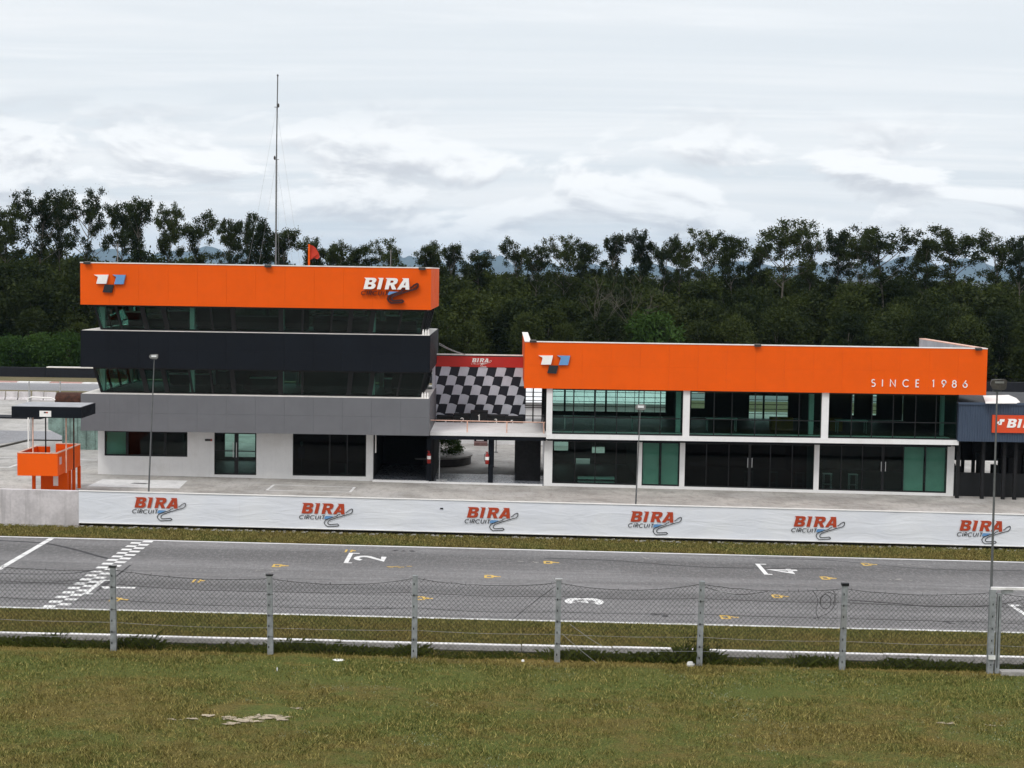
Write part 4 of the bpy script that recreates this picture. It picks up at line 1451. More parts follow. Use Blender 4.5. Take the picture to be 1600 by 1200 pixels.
# muntins of the rear windows
mb = MB()
for a, b_, c, d in ops:
    n = max(int((b_ - a) / 0.62), 1)
    for i in range(1, n):
        x = a + (b_ - a) * i / n + random.uniform(-0.1, 0.1)
        wv_ = random.choice((0.03, 0.03, 0.05, 0.12))
        mb.box(x, x + wv_, yb_ + 0.03, yb_ + 0.09, c, d, M['black'])
    k = int((d - c) / 0.27)
    for i in range(1, k):
        z_ = c + (d - c) * i / k
        mb.box(a, b_, yb_ + 0.10, yb_ + 0.125, z_, z_ + 0.035, M['black'])
ob('rear_muntin', mb, pit)
# partitions upstairs and downstairs
mb = MB()
for px in (1075, 1290):
    x = X(px, 93)
    mb.box(x, x + 0.12, 92.2, yb_, zb_hi, zr0, M['room'])
ob('upper_partition', mb, pit)
mb = MB()
for px in (1001, 1066, 1276):
    x = X(px, 91)
    mb.box(x, x + 0.12, 90.3, yb_, -0.3, zl_top, M['room'])
ob('lower_partition', mb, pit)
# pale column strips inside right beside some mullions
mb = MB()
for px, Yc, za, zbb in ((1061, 90.5, zb_hi, zr0), (1269, 90.5, zb_hi, zr0), (1475, 91.0, zb_hi, zr0)):
    x = X(px, Yc, 640)
    mb.box(x - 0.16, x + 0.1, Yc, Yc + 0.3, za, zbb, M['column'])
ob('interior_column', mb, pit)
ob('interior_column', MB().box(X(1262, 90.6, 725), X(1271, 90.6, 725), 90.6, 90.9, -0.3, zl_top, M['column']), pit)
# open window frame beside the terrace (left of first column)
fxa, fxb = X(820, 96.4, 630), X(853, 96.4, 630)
mb = MB()
for px in (833, 852):
    x = X(px, 96.4, 630); mb.box(x - 0.04, x + 0.04, 96.4, 96.5, zs, zr0 + 0.0, M['black'])
for py in (613, 620, 626, 634, 637, 650):
    z_ = Z(840, py, 96.4); mb.box(fxa, fxb, 96.42, 96.47, z_ - 0.02, z_ + 0.02, M['black'])
for px, py in ((847, 624),):
    x = X(px, 96.4, 630); mb.box(x - 0.03, x + 0.03, 96.3, 96.38, zs, Z(px, py, 96.4), M['black'])
ob('terrace_screen', mb, pit)
emblem(pit, 694.5, 126.3, OY - 0.13)
# SINCE 1986
mb_letters = [('S', 1361.3), ('I', 1377.5), ('N', 1390.2), ('C', 1410.2), ('E', 1430.2), ('1', 1455.5), ('9', 1471), ('8', 1487.3), ('6', 1504.3)]
for ch_, px in mb_letters:
    q = at(px, 603.6 + (px - 1361) * 0.0115, OY - 0.06)
    H = 10.8 / FPX * OY
    mb = MB(); text(mb, ch_, on_wall(q.x, OY - 0.045, q.z, H), 0.035, M['logowhite'], 0.135)
    ob('letter', mb, pit)

# ------------------------------------------------------------------ blue-grey sheet-clad building at the right edge
SY0 = 88.3
sx_0, sx_1 = X(1498, SY0, 660), 36.0
zc1, zc0 = Z(1500, 631, SY0), Z(1500, 689.5, SY0)
shed = empty('sheet_clad_building', ((sx_0 + sx_1) / 2, 92, 0), 'blue grey corrugated upper storey on dark open posts at the right edge', 'building')
mb = MB()
x = sx_0
pts = []
while x < sx_1:
    pts += [(x, 0), (x + 0.07, 0), (x + 0.085, -0.03), (x + 0.125, -0.03)]
    x += 0.14
vs_ = [(a, SY0 + b_, zc0) for a, b_ in pts] + [(a, SY0 + b_, zc1) for a, b_ in pts]
n = len(pts)
mb.add(vs_, [(i, i + 1, n + i + 1, n + i) for i in range(n - 1)], M['bluegrey'])
ob('corrugated_sheet', mb, shed)
mb = MB().box(sx_0, sx_1, SY0 + 0.05, 97.5, zc0, zc1 - 0.02, M['bluegrey'])
ob('storey_body', mb, shed)
ob('roof', MB().box(sx_0 - 0.06, sx_1, SY0 - 0.06, 97.6, zc1 - 0.018, zc1 + 0.05, M['roofdark']), shed)
ob('roof_edge', MB().box(sx_0 - 0.08, sx_1, SY0 - 0.09, SY0 - 0.062, zc1 - 0.03, zc1 + 0.10, M['bluegrey']), shed)
for px in (1502, 1541, 1574, 1592, 1640):
    for yy_ in (89.0, 97.0):
        x = X(px, 89.0)
        ob('post', MB().box(x - 0.09, x + 0.09, yy_, yy_ + 0.18, -0.4, zc0, M['dark']), shed)
ob('ground_screen', MB().gbox(sx_0 - 0.1, sx_1, 90.0, 90.08, 0, 1.35, M['black']), shed)
mb = MB()
for k_ in range(26):
    x = sx_0 + 0.1 + k_ * 0.42
    if random.random() < 0.75:
        mb.box(x, x + 0.3, 91.5, 92.2, gz(x, 92), random.uniform(1.2, 2.3), M['dark'])
ob('stored_crate_row', mb, shed)
ob('rear_screen', MB().box(sx_0, sx_1, 97.2, 97.3, 0.95, zc0, M['dark']), shed)
# orange sign
g0, g1 = at(1550, 676, SY0 - 0.15), at(1550, 648.5, SY0 - 0.15)
sg = empty('orange_sign', (g0.x + 1.8, SY0 - 0.1, g0.z), 'orange sign board with white slanted letters on blue grey corrugated wall', 'sign')
ob('board', MB().box(g0.x, g0.x + 4.0, SY0 - 0.13, SY0 - 0.032, g0.z, g1.z, M['signorange']), sg)
q = at(1573, 668.0, SY0 - 0.15)
H = 13.6 / FPX * SY0
for u0, outs in BOLD:
    mb = MB(); mb.poly([[(u0 + a_ + 0.24 * b_, b_) for a_, b_ in o] for o in outs], lambda u, v, d: (q.x + u * H, SY0 - 0.131 - d, q.z + v * H), 0.03, M['logowhite'])
    ob('letter', mb, sg)
for pts in ([(1559, 658.5), (1563, 658.5), (1562, 662), (1558, 662)], [(1562.6, 655), (1570, 655), (1569, 659), (1566, 659), (1565.3, 662), (1564.8, 664), (1560, 664), (1561, 661)]):
    Q = [at(a_, b_, SY0 - 0.15) for a_, b_ in pts]
    mb = MB(); mb.poly([[(p.x, p.z) for p in Q]], lambda u, v, d: (u, SY0 - 0.131 - d, v), 0.02, M['logowhite'])
    ob('flag_icon', mb, sg)
# white curved sheet lying on that roof
mb = MB()
Q = [(1540, 629.5), (1589, 629.5), (1594, 628), (1588, 622), (1576, 617), (1536, 618)]
zr = zc1 + 0.052
PP = []
for a_, b_ in Q:
    d = ray(a_, b_); s_ = (zr + 0.06 - CAM_H) / d.z
    p = Vector((0, 0, CAM_H)) + d * s_
    PP.append(p)
mb.add([(p.x, p.y, zr + 0.06) for p in PP] + [(p.x, p.y, zr + 0.02) for p in PP], [tuple(range(6)), tuple(range(11, 5, -1))] + [(i_, (i_ + 1) % 6, 6 + (i_ + 1) % 6, 6 + i_) for i_ in range(6)], M['logowhite'])
ob('roof_cover', mb, label='white rounded cover lying on the dark roof right of the orange fascia', cat='roof cover')

# ------------------------------------------------------------------ garage row behind
garage = empty('garage_block', (8, 117, 0), 'long low white garage block behind, seen through the passage and windows', 'building')
gx0, gx1 = X(690, 111), X(1080, 111)
mb = MB()
wall_open(mb, gx0, gx1, -0.1, 2.95, 111, 111.2, [(X(742, 111), X(763, 111), 0.05, 2.2), (X(786, 111), X(806, 111), 1.0, 2.2), (X(905, 111), X(935, 111), 0, 2.3)], M['garage'])
mb.box(gx0, gx1, 124.8, 125, -0.1, 3.5, M['garage'])
mb.box(gx0, gx0 + 0.2, 111.2, 124.8, -0.1, 2.9, M['garage'])
mb.box(gx1 - 0.2, gx1, 111.2, 124.8, -0.1, 2.9, M['garage'])
ob('wall', mb, garage)
mb = MB()
nr = int((gx1 - gx0) / 0.8)
for i in range(nr):
    x = gx0 + i * 0.8
    mb.hexa([(x, 110.6, 2.98), (x + 0.78, 110.6, 2.98), (x + 0.78, 125.4, 3.58), (x, 125.4, 3.58), (x, 110.6, 3.03), (x + 0.78, 110.6, 3.03), (x + 0.78, 125.4, 3.63), (x, 125.4, 3.63)], M['garage'])
ob('roof', mb, garage)
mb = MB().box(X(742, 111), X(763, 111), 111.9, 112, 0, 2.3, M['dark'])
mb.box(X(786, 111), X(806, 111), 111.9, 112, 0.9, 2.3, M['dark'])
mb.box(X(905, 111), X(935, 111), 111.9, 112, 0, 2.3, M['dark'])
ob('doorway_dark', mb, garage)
ob('door_frame', MB().box(X(745.5, 110.9), X(757, 110.9), 110.82, 110.9, 0.25, 1.75, M['garage']), garage)
ob('step', MB().box(X(742, 110), X(763, 110), 109.8, 110.9, 0, 0.22, M['brick']), garage)
ob('door_glass', MB().box(X(747, 110.9), X(754, 110.9), 110.79, 110.819, 0.4, 1.6, M['glass_dark']), garage)

# round planter with clipped shrub in the paddock
pc = (X(672, 99.6), 99.6)
pl = empty('round_planter', (pc[0], pc[1], 0), 'round concrete planter behind the passage', 'planter')
mb = MB().lathe((pc[0], pc[1], 0), [(2.62, -0.05), (2.62, 0.5)], 40, M['planterside'])
ob('planter_wall', mb, pl)
mb = MB().lathe((pc[0], pc[1], 0), [(2.7, 0.5), (2.72, 0.6), (2.0, 0.62), (1.9, 0.55)], 40, M['planter'])
ob('planter_rim', mb, pl)


def leaf_cloud(cen, n_per, sig, size, r=rng, flat=1.0):
    cen = np.asarray(cen)
    n = len(cen) * n_per
    c = np.repeat(cen, n_per, 0)
    p = c + r.normal(0, 1, (n, 3)) * sig * np.array([1, 1, 0.75])
    a = r.normal(0, 1, (n, 3)); a /= np.linalg.norm(a, axis=1, keepdims=True)
    b_ = r.normal(0, 1, (n, 3)); b_ -= a * (a * b_).sum(1, keepdims=True); b_ /= np.linalg.norm(b_, axis=1, keepdims=True)
    s = size * r.uniform(0.6, 1.3, (n, 1))
    v = np.stack([p - a * s, p + b_ * s * 0.42, p + a * s, p - b_ * s * 0.42], 1).reshape(-1, 3)
    f = np.arange(n * 4).reshape(-1, 4)
    return v, f


def leaf_obj(name, v, f, mat, parent=None, loc=(0, 0, 0), **kw):
    me = fast_mesh(name, v, f, mat)
    o = bpy.data.objects.new(name, me)
    C.objects.link(o)
    if parent is not None:
        o.parent = parent
    else:
        o.location = loc
        BASE[o.name] = Vector(loc)
    return props(o, **kw)


th = rng.uniform(0, 2 * np.pi, 260); ph = rng.uniform(0.0, 1.0, 260)
cen = np.stack([1.9 * np.cos(th) * np.sqrt(1 - ph ** 3), 1.9 * np.sin(th) * np.sqrt(1 - ph ** 3), 0.2 + 1.15 * ph], 1)
v, f = leaf_cloud(cen, 40, 0.12, 0.07)
leaf_obj('clipped_shrub', v, f, M['leaf_green'], None, (pc[0], pc[1], 0.55), label='dark clipped round shrub growing in the concrete planter', cat='shrub')
# pole with foot in the passage
q = at(686, 751, gy + 0.05)
mb = MB().tube([(q.x, gy + 0.1, q.z + 0.05), (q.x + 0.02, gy + 0.1, 2.35)], 0.03, 8, M['wirepale'])
mb.box(q.x - 0.15, q.x + 0.45, gy - 0.05, gy + 0.1, q.z - 0.0, q.z + 0.07, M['wirepale'])
ob('gate_pole', mb, label='thin pale metal pole on a foot bar at the passage entrance', cat='pole')
q = at(775, 709, 106)
mb = MB().tube([(q.x, 106, 0.02), (q.x, 106, 0.9)], 0.03, 8, M['galv'])
mb.box(q.x - 0.16, q.x + 0.16, 105.97, 106.03, 0.9, 1.5, M['wirepale'])
mb.lathe((q.x, 106, 0), [(0.14, 0.0), (0.12, 0.05)], 12, M['galv'])
ob('paddock_signpost', mb, label='small pale sign on a thin post seen through the passage', cat='sign')

# fire extinguishers on the two dark columns
def extinguisher(x, label):
    z0 = Z(720, 724.5, gy - 0.3)
    t = empty('fire_extinguisher', (x, gy - 0.32, z0), label, 'fire extinguisher', 'fire extinguishers on the terrace columns')
    ob('cylinder', MB().lathe((x, gy - 0.32, z0), [(0.09, 0.0), (0.11, 0.03), (0.11, 0.48), (0.08, 0.56), (0.03, 0.6)], 14, M['extred']), t, smooth=True)
    ob('label_plate', MB().lathe((x, gy - 0.32, z0), [(0.114, 0.24), (0.114, 0.42)], 14, M['logowhite']), t)
    mb = MB().tube([(x, gy - 0.32, z0 + 0.6), (x, gy - 0.32, z0 + 0.68)], 0.035, 8, M['extred'])
    mb.box(x - 0.1, x + 0.04, gy - 0.34, gy - 0.3, z0 + 0.66, z0 + 0.70, M['extred'])
    ob('valve', mb, t)
    ob('hose', MB().tube([(x - 0.03, gy - 0.33, z0 + 0.64), (x - 0.15, gy - 0.34, z0 + 0.55), (x - 0.17, gy - 0.34, z0 + 0.3), (x - 0.12, gy - 0.34, z0 + 0.15)], 0.014, 6, M['black']), t)


extinguisher(cols[0], 'red fire extinguisher on the left dark column, beside the underpass')
extinguisher(cols[1] - 0.2, 'red fire extinguisher on the dark column in the middle of the passage')

# ------------------------------------------------------------------ things inside the glass fronts
def stool(px, lab):
    Yq = 91.2
    x = X(px, Yq, 735); z0 = gz(x, Yq) + 0.062
    t = empty('bar_stool', (x, Yq, z0), lab, 'stool', 'bar stools behind the ground floor glass')
    ob('seat', MB().box(x - 0.25, x + 0.25, Yq - 0.2, Yq + 0.2, z0 + 0.86, z0 + 0.90, M['steel']), t)
    for a_ in (-0.22, 0.22):
        for b_ in (-0.17, 0.17):
            ob('leg', MB().tube([(x + a_, Yq + b_, z0), (x + a_ * 0.95, Yq + b_, z0 + 0.86)], 0.016, 6, M['steel']), t)
    mb = MB().tube([(x - 0.21, Yq - 0.17, z0 + 0.27), (x + 0.21, Yq - 0.17, z0 + 0.27)], 0.014, 6, M['steel'])
    mb.tube([(x - 0.21, Yq + 0.17, z0 + 0.27), (x + 0.21, Yq + 0.17, z0 + 0.27)], 0.014, 6, M['steel'])
    ob('footrest', mb, t)


stool(1170, 'metal bar stool behind the double glass door with long handles')
stool(1208, 'metal bar stool right of the middle glass door')
stool(1250, 'metal bar stool beside the pale strip at the right end of the middle bay')
stool(1293, 'metal bar stool at the left end of the right bay, beside the white column')
stool(1333, 'metal bar stool second from the white column in the right bay')
q = X(515, 92, 735)
t = empty('round_table', (X(540, 92, 735), 92, 0.2), 'round table with dropped cloth behind the ground floor window', 'table')
ob('tabletop', MB().lathe((X(540, 92, 735), 92, 0.2), [(0.7, 0.72), (0.7, 0.76)], 24, M['room']), t)
ob('leg', MB().tube([(X(540, 92, 735), 92, 0.2), (X(540, 92, 735), 92, 0.92)], 0.05, 8, M['column']), t)
ob('foot', MB().lathe((X(540, 92, 735), 92, 0.2), [(0.35, 0.0), (0.3, 0.04), (0.06, 0.08)], 16, M['column']), t)
mx = X(471, 91.4, 720)
t = empty('display_dummy', (mx, 91.4, 0.2), 'display dummy in a blue shirt on a stand behind the window', 'mannequin')
ob('torso', MB().lathe((mx, 91.4, 0.2), [(0.16, 0.95), (0.19, 1.0), (0.17, 1.2), (0.22, 1.5), (0.16, 1.6), (0.06, 1.64)], 16, M['bluecloth'], sy=0.6), t, smooth=True)
ob('head', MB().lathe((mx, 91.4, 0.2), [(0.045, 1.62), (0.05, 1.68), (0.09, 1.74), (0.1, 1.82), (0.07, 1.9), (0.02, 1.93)], 14, M['column']), t, smooth=True)
ob('stand', MB().tube([(mx, 91.4, 0.2), (mx, 91.4, 1.15)], 0.02, 8, M['steel']), t)
ob('foot', MB().lathe((mx, 91.4, 0.2), [(0.22, 0.0), (0.2, 0.03)], 16, M['steel']), t)
# tables and chairs upstairs in the pit building
def uptable(px, Yq, lab, wd=0.9):
    x = X(px, Yq, 660); z0 = zb_hi - 0.018
    t = empty('upstairs_table', (x, Yq, z0), lab, 'table', 'tables behind the upper glass front')
    ob('tabletop', MB().box(x - wd, x + wd, Yq - 0.35, Yq + 0.35, z0 + 0.72, z0 + 0.76, M['column']), t)
    for a_ in (-wd + 0.08, wd - 0.08):
        for b_ in (-0.28, 0.28):
            ob('leg', MB().tube([(x + a_, Yq + b_, z0), (x + a_, Yq + b_, z0 + 0.72)], 0.025, 6, M['steel']), t)


uptable(905, 91.6, 'pale table upstairs at the left end of the glass front')
uptable(1010, 92.0, 'pale table upstairs behind the lamp post head')
uptable(1127, 92.0, 'pale table upstairs in the middle bay, left end')
uptable(1330, 92.0, 'pale table upstairs in the right bay')
x = X(1222, 92.6, 660)
ob('ochre_cabinet', MB().box(x - 0.65, x + 0.65, 92.6, 93.2, zb_hi, zb_hi + 0.75, M['yellowish']), label='ochre low cabinet upstairs behind the middle bay glass', cat='cabinet')
x = X(1306, 92.6, 660)
ob('ochre_cabinet', MB().box(x - 0.4, x + 0.4, 92.6, 93.2, zb_hi, zb_hi + 0.75, M['yellowish']), label='ochre low cabinet upstairs just right of the second white column', cat='cabinet')

# ------------------------------------------------------------------ starter's stand at the left
FY = 80.0
BYk = 84.3
st = empty('starter_stand', (X(70, 82), 82, 0), 'orange raised stand with dark flat roof on thin posts, behind the pit wall', 'stand')
oz1, oz0 = Z(60, 708.5, FY), Z(60, 743.5, FY)
ox0, ox1 = X(27, FY, 725), X(90, FY, 725)
th_ = 0.1
ob('front_panel', MB().box(ox0, ox1, FY, FY + th_, oz0, oz1, M['orange']), st)
ob('left_panel', MB().box(ox0, ox0 + th_, FY + th_ + 0.002, BYk - 1.2, oz0, oz1, M['orange']), st)
ob('right_panel', MB().box(ox1 - th_, ox1, FY + th_ + 0.002, BYk, oz0, oz1, M['orange']), st)
ob('rear_panel', MB().box(ox0 + 0.75, ox1 - th_ - 0.002, BYk - th_, BYk, oz0, oz1 + 0.02, M['orange']), st)
ob('inner_panel', MB().box(ox0, ox0 + 0.75, BYk - 1.2, BYk - 1.1, oz0, oz1, M['orange']), st)
ob('deck', MB().box(ox0 + th_ + 0.002, ox1 - th_ - 0.002, FY + th_ + 0.002, BYk - th_ - 0.002, oz0, oz0 + 0.08, M['orange']), st)
mb = MB()
e_ = 0.02
for a_ in ((ox0 - e_, ox1 + e_, FY - e_, FY + th_ + e_), (ox0 - e_, ox0 + th_ + e_, FY + th_ + e_ + 0.001, BYk - 1.2), (ox1 - th_ - e_, ox1 + e_, FY + th_ + e_ + 0.001, BYk + e_)):
    mb.box(*a_, oz1 + 0.001, oz1 + 0.04, M['pinkrail'])
mb.box(ox0 + 0.77, ox1 - 0.14, BYk - th_ - e_, BYk + e_, oz1 + 0.021, oz1 + 0.06, M['pinkrail'])
ob('edge_trim', mb, st)
mb = MB()
for a_ in (0.0, 0.14, 0.28):
    p = at(93.5, 718, FY + 0.6)
    mb.box(ox1 + 0.001, ox1 + 0.006, FY + 0.35 + a_, FY + 0.43 + a_, oz1 - 0.6, oz1 - 0.22, M['boardlight'])
ob('side_numeral', mb, st)
# supports
wxr = ox1
ob('support_wall', MB().box(wxr - 1.4, wxr - 0.02, 81.9, 82.1, 0.1, oz0 - 0.002, M['orange']), st)
for yy_ in (82.3, 83.1, BYk - 0.16):
    ob('leg', MB().box(wxr - 0.12, wxr + 0.03, yy_, yy_ + 0.15, 0.15, oz0 - 0.002, M['orange']), st)
ob('leg', MB().box(ox0 + 0.35, ox0 + 0.5, 81.3, 81.45, 0.15, oz0 - 0.002, M['orange']), st)
ob('notice', MB().box(wxr - 0.75, wxr - 0.5, 81.86, 81.898, oz0 - 0.75, oz0 - 0.25, M['logowhite']), st)
# ladder
for dx_ in (0.0, 0.5):
    mb = MB(); bar(mb, (ox0 + 0.45 + dx_, 83.6, 0.2), (ox0 + 1.25 + dx_ * 0.8, 83.2, oz0 + 0.1), 0.09, 0.2, M['orange']); ob('stringer', mb, st)
for k_ in range(5):
    u = (k_ + 0.5) / 5
    ob('rung', MB().box(ox0 + 0.5 + 0.8 * u, ox0 + 0.92 + 0.72 * u, 83.3, 83.55, 0.2 + (oz0 - 0.1) * u, 0.25 + (oz0 - 0.1) * u, M['pinkrail']), st)
# roof
ry0, ry1 = 79.6, 82.3
qx0, qx1 = X(18, ry0, 645), X(127.5, ry0, 645)
rz1, rz0 = Z(70, 635.8, ry0), Z(70, 652.8, ry0)
ob('roof_slab', MB().box(qx0, qx1, ry0, ry1, rz0, rz1, M['charcoal']), st)
ob('roof_top', MB().box(qx0 + 0.05, qx1 - 0.05, ry0 + 0.05, ry1 - 0.05, rz1 + 0.001, rz1 + 0.02, M['roofgrey']), st)
for px, yy_, mt in ((51, 80.15, 'pinkrail'), (71, 81.6, 'black'), (103, 80.7, 'pinkrail'), (115, 82.0, 'rust')):
    x = X(px, yy_)
    ob('roof_post', MB().tube([(x, yy_, oz0 + 0.08), (x, yy_, rz0)], 0.035, 8, M[mt]), st)
q0 = at(62, 651, ry0); q1 = at(80, 642, ry0)
ob('name_plate', MB().box(q0.x, q1.x, ry0 - 0.03, ry0 - 0.001, q0.z, q1.z, M['logowhite']), st)
ob('name_plate_mark', MB().box(q0.x + 0.22, q0.x + 0.32, ry0 - 0.034, ry0 - 0.031, q1.z - 0.12, q1.z - 0.05, M['logodark']).box(q0.x + 0.322, q0.x + 0.42, ry0 - 0.034, ry0 - 0.031, q1.z - 0.12, q1.z - 0.05, M['logored']), st)

# rusty tank, teal container, pipe frame, orange-trimmed clutter behind
TYk = 102.0
tcx0, tcx1 = X(75, TYk), X(158, TYk)
zt0, zt1 = 0.0, Z(100, 640, TYk)
mb = MB()
Pp = [(X(75, TYk), Z(75, 648, TYk)), (X(75, TYk), Z(75, 671, TYk)), (X(97, TYk), Z(97, 681, TYk)), (X(98, TYk), 0.05), (tcx1, 0.05), (tcx1, zt1), (X(80, TYk), zt1)]
mb.poly([Pp], lambda u, v, d: (u, TYk + 2.4 - d, v), 2.4, M['teal'])
mb.poly([[(a_, b_) for a_, b_ in Pp]], lambda u, v, d: (u, TYk + 2.4 + d * 0.001, v), 0.001, M['teal'])
tt = ob('teal_container', mb, label='weathered teal sheet metal container with slanted corner, left of tower', cat='container')
mb = MB()
for px in (97, 108, 120, 133, 147):
    x = X(px, TYk); mb.box(x, x + 0.05, TYk - 0.05, TYk - 0.002, 0.1, zt1 - 0.05, M['teal'])
ob('rib', mb, tt)
tk0, tk1 = X(88, 103), X(126, 103)
zk = zt1
rr = (Z(100, 613, 103) - zt1) / 2
mb = MB().lathe((tk0, 103.2, zk + rr), [(rr * 0.8, -0.05), (rr, 0.05), (rr, tk1 - tk0), (rr * 0.8, tk1 - tk0 + 0.1)], 20, M['rust'], axis='x')
ob('rusty_tank', mb, smooth=False, label='rusty brown cylindrical tank lying on top of the teal container', cat='tank')
mb = MB()
mb.tube([(X(44, 100), 100, 0), (X(44, 100), 100, Z(44, 622, 100)), (X(49, 100), 100, Z(44, 620.5, 100)), (X(80, 100), 100, Z(80, 622, 100)), (X(86, 100), 100, Z(86, 625, 100))], 0.05, 8, M['logowhite'])
mb.tube([(X(48, 100.6), 100.6, 0), (X(48, 100.6), 100.6, Z(48, 623, 100.6))], 0.04, 8, M['wirepale'])
ob('pipe_frame', mb, label='white bent pipe frame beside the teal container', cat='pipe frame')
for px in (45.5, 94):
    x = X(px, 139)
    ob('thin_pole', MB().tube([(x, 139, 0), (x, 139, Z(px, 596, 139))], 0.06, 6, M['wirepale']), label='thin pale pole by the back track, ' + ('left of the starter stand roof' if px < 60 else 'above the rusty tank'), cat='pole')
# small dark slab lying low on the paddock
q = G(38, 656, 0.0)
ob('dark_slab', MB().gbox(q.x - 2.2, q.x + 1.6, q.y - 1.2, q.y + 0.8, 0.0, 0.12, M['rubber']), label='flat black slab on the paddock left of the teal container', cat='mat')

# ------------------------------------------------------------------ lamps, mast, flag
def floodpost(px_h, py_h, px_b, py_b, Y, zbase, hw, hh, label, dark=False):
    top, bot = at(px_h, py_h, Y), at(px_b, py_b, Y)
    k = (top.x - bot.x) / (top.z - bot.z)
    base = Vector((bot.x - k * (bot.z - zbase), Y, zbase))
    t = empty('flood_lamp_post', base, label, 'lamp post', 'leaning flood lamp posts')
    r0 = 0.045 if not dark else 0.042
    neck = Vector((top.x, Y, top.z - hh * 0.6))
    ob('pole', MB().tube([base, base.lerp(neck, 0.5), neck], r0, 8, M['galv'], r1=0.022), t)
    ob('bracket', MB().tube([neck + Vector((-hw * 0.28, 0, 0.0)), neck + Vector((0, 0, -0.02)), neck + Vector((hw * 0.28, 0, 0))], 0.015, 6, M['galv']), t)
    mb = MB()
    P = [(-0.5, -0.1), (-0.42, 0.4), (0.36, 0.5), (0.5, 0.35), (0.46, -0.35), (0.3, -0.5), (-0.36, -0.45)]
    Pc = [(a_ * hw, b_ * hh) for a_, b_ in P]
    vs_ = [(top.x + a_, Y - 0.12, top.z + b_) for a_, b_ in Pc] + [(top.x + a_ * 0.7, Y + 0.14, top.z + b_ * 0.7 + 0.03) for a_, b_ in Pc]
    n_ = len(P)
    mb.add(vs_, [tuple(range(n_)), tuple(range(2 * n_ - 1, n_ - 1, -1))] + [(i_, (i_ + 1) % n_, n_ + (i_ + 1) % n_, n_ + i_) for i_ in range(n_)], M['lampdark'] if dark else M['lamp'])
    ob('lamp_head', mb, t)
    ob('lens', MB().box(top.x - hw * 0.25, top.x + hw * 0.3, Y - 0.135, Y - 0.122, top.z + (0.12 if dark else -0.1) * hh, top.z + (0.3 if dark else 0.3) * hh, M['column' if not dark else 'lamp']), t)
    return t


floodpost(241, 557, 232.5, 764, 74.0, gz(-17, 74), 0.42, 0.2, 'leaning flood lamp on a thin pole in front of the tower')
floodpost(1000.5, 636, 993.5, 784, 74.0, gz(6, 74), 0.5, 0.27, 'leaning flood lamp on a thin pole in front of the pit building')
floodpost(1558.5, 600.5, 1549, 915, 40.6, bank_z(12, 40.6), 0.42, 0.28, 'tall leaning flood lamp on a dark pole beside the fence gate', True)

mastx = X(430, 93)
mast = empty('antenna_mast', (mastx, 93, zo1 - 0.9), 'tall thin antenna mast with guy wires on the tower roof', 'mast')
zr_ = zo1 - 0.9
zm = [Z(430, y_, 93) for y_ in (118, 167, 249)]
ob('lower_tube', MB().tube([(mastx, 93, zr_), (mastx, 93, zm[2])], 0.055, 8, M['galv'], r1=0.045), mast)
ob('middle_tube', MB().tube([(mastx, 93, zm[2]), (mastx + 0.03, 93, zm[1])], 0.036, 8, M['galv']), mast)
ob('top_tube', MB().tube([(mastx + 0.03, 93, zm[1]), (mastx + 0.05, 93, zm[0])], 0.032, 8, M['galv']), mast)
for z_, s_ in ((zm[2], -1), (zm[1], 1)):
    mb = MB().box(mastx - 0.13, mastx + 0.14, 92.97, 93.03, z_ - 0.03, z_, M['lampdark'])
    mb.lathe((mastx + 0.1 * s_, 93, z_), [(0.03, 0.0), (0.06, 0.05), (0.05, 0.16), (0.02, 0.2)], 8, M['lampdark'])
    ob('mast_fitting', mb, mast)
ob('mast_tip', MB().lathe((mastx + 0.05, 93, zm[0] - 0.05), [(0.03, 0.0), (0.06, 0.05), (0.03, 0.12)], 8, M['lampdark']), mast)
for z_, sp in ((zm[1], 1.9), (zm[2], 1.25)):
    for an in (50, 170, 290):
        a_ = rad(an)
        ex, ey = mastx + sp * math.cos(a_), 93 + 3.4 * math.sin(a_)
        mb = MB()
        P0, P1 = Vector((mastx, 93, z_ - 0.02)), Vector((ex, ey, zr_ + 0.02))
        P_ = [P0.lerp(P1, u) - Vector((0, 0, 0.1 * math.sin(math.pi * u))) for u in np.linspace(0, 1, 9)]
        mb.tube(P_, 0.004, 4, M['wirepale'])
        ob('guy_wire', mb, mast)

fxp = X(481.5, 88.6)
fl_ = empty('roof_flag', (fxp, 88.6, zo1), 'small red flag on an orange pole at the tower roof edge', 'flag')
ftop = Z(481, 381.5, 88.6)
ob('flagpole', MB().box(fxp - 0.05, fxp + 0.05, 88.55, 88.65, zo1 - 0.02, ftop, M['orange']), fl_)
mb = MB()
Fp = [(484, 382.5), (489, 383.8), (494, 388), (498.5, 396), (500, 402.5), (496, 405), (491, 403), (486, 405.5), (484, 406)]
Fq = [at(a_, b_, 88.6) for a_, b_ in Fp]
mb.poly([[(p.x, p.z) for p in Fq]], lambda u, v, d: (u, 88.6 + 0.10 * math.sin((u - fxp) * 9) - d, v), 0.012, M['flag'])
ob('cloth', mb, fl_)
for px, y0, lab in ((184, 381, 'thin whip antenna on the tower roof above the white and blue emblem'), (608.5, 390, 'thin whip antenna on the tower roof above the white word mark')):
    x = X(px, 92)
    t = ob('whip_antenna', MB().tube([(x, 92, zo1 - 0.9), (x, 92, Z(px, y0, 92))], 0.03, 6, M['lamp']).tube([(x - 0.1, 92, Z(px, y0 + 3, 92)), (x + 0.1, 92, Z(px, y0 + 3, 92))], 0.015, 6, M['lamp']), label=lab, cat='antenna')


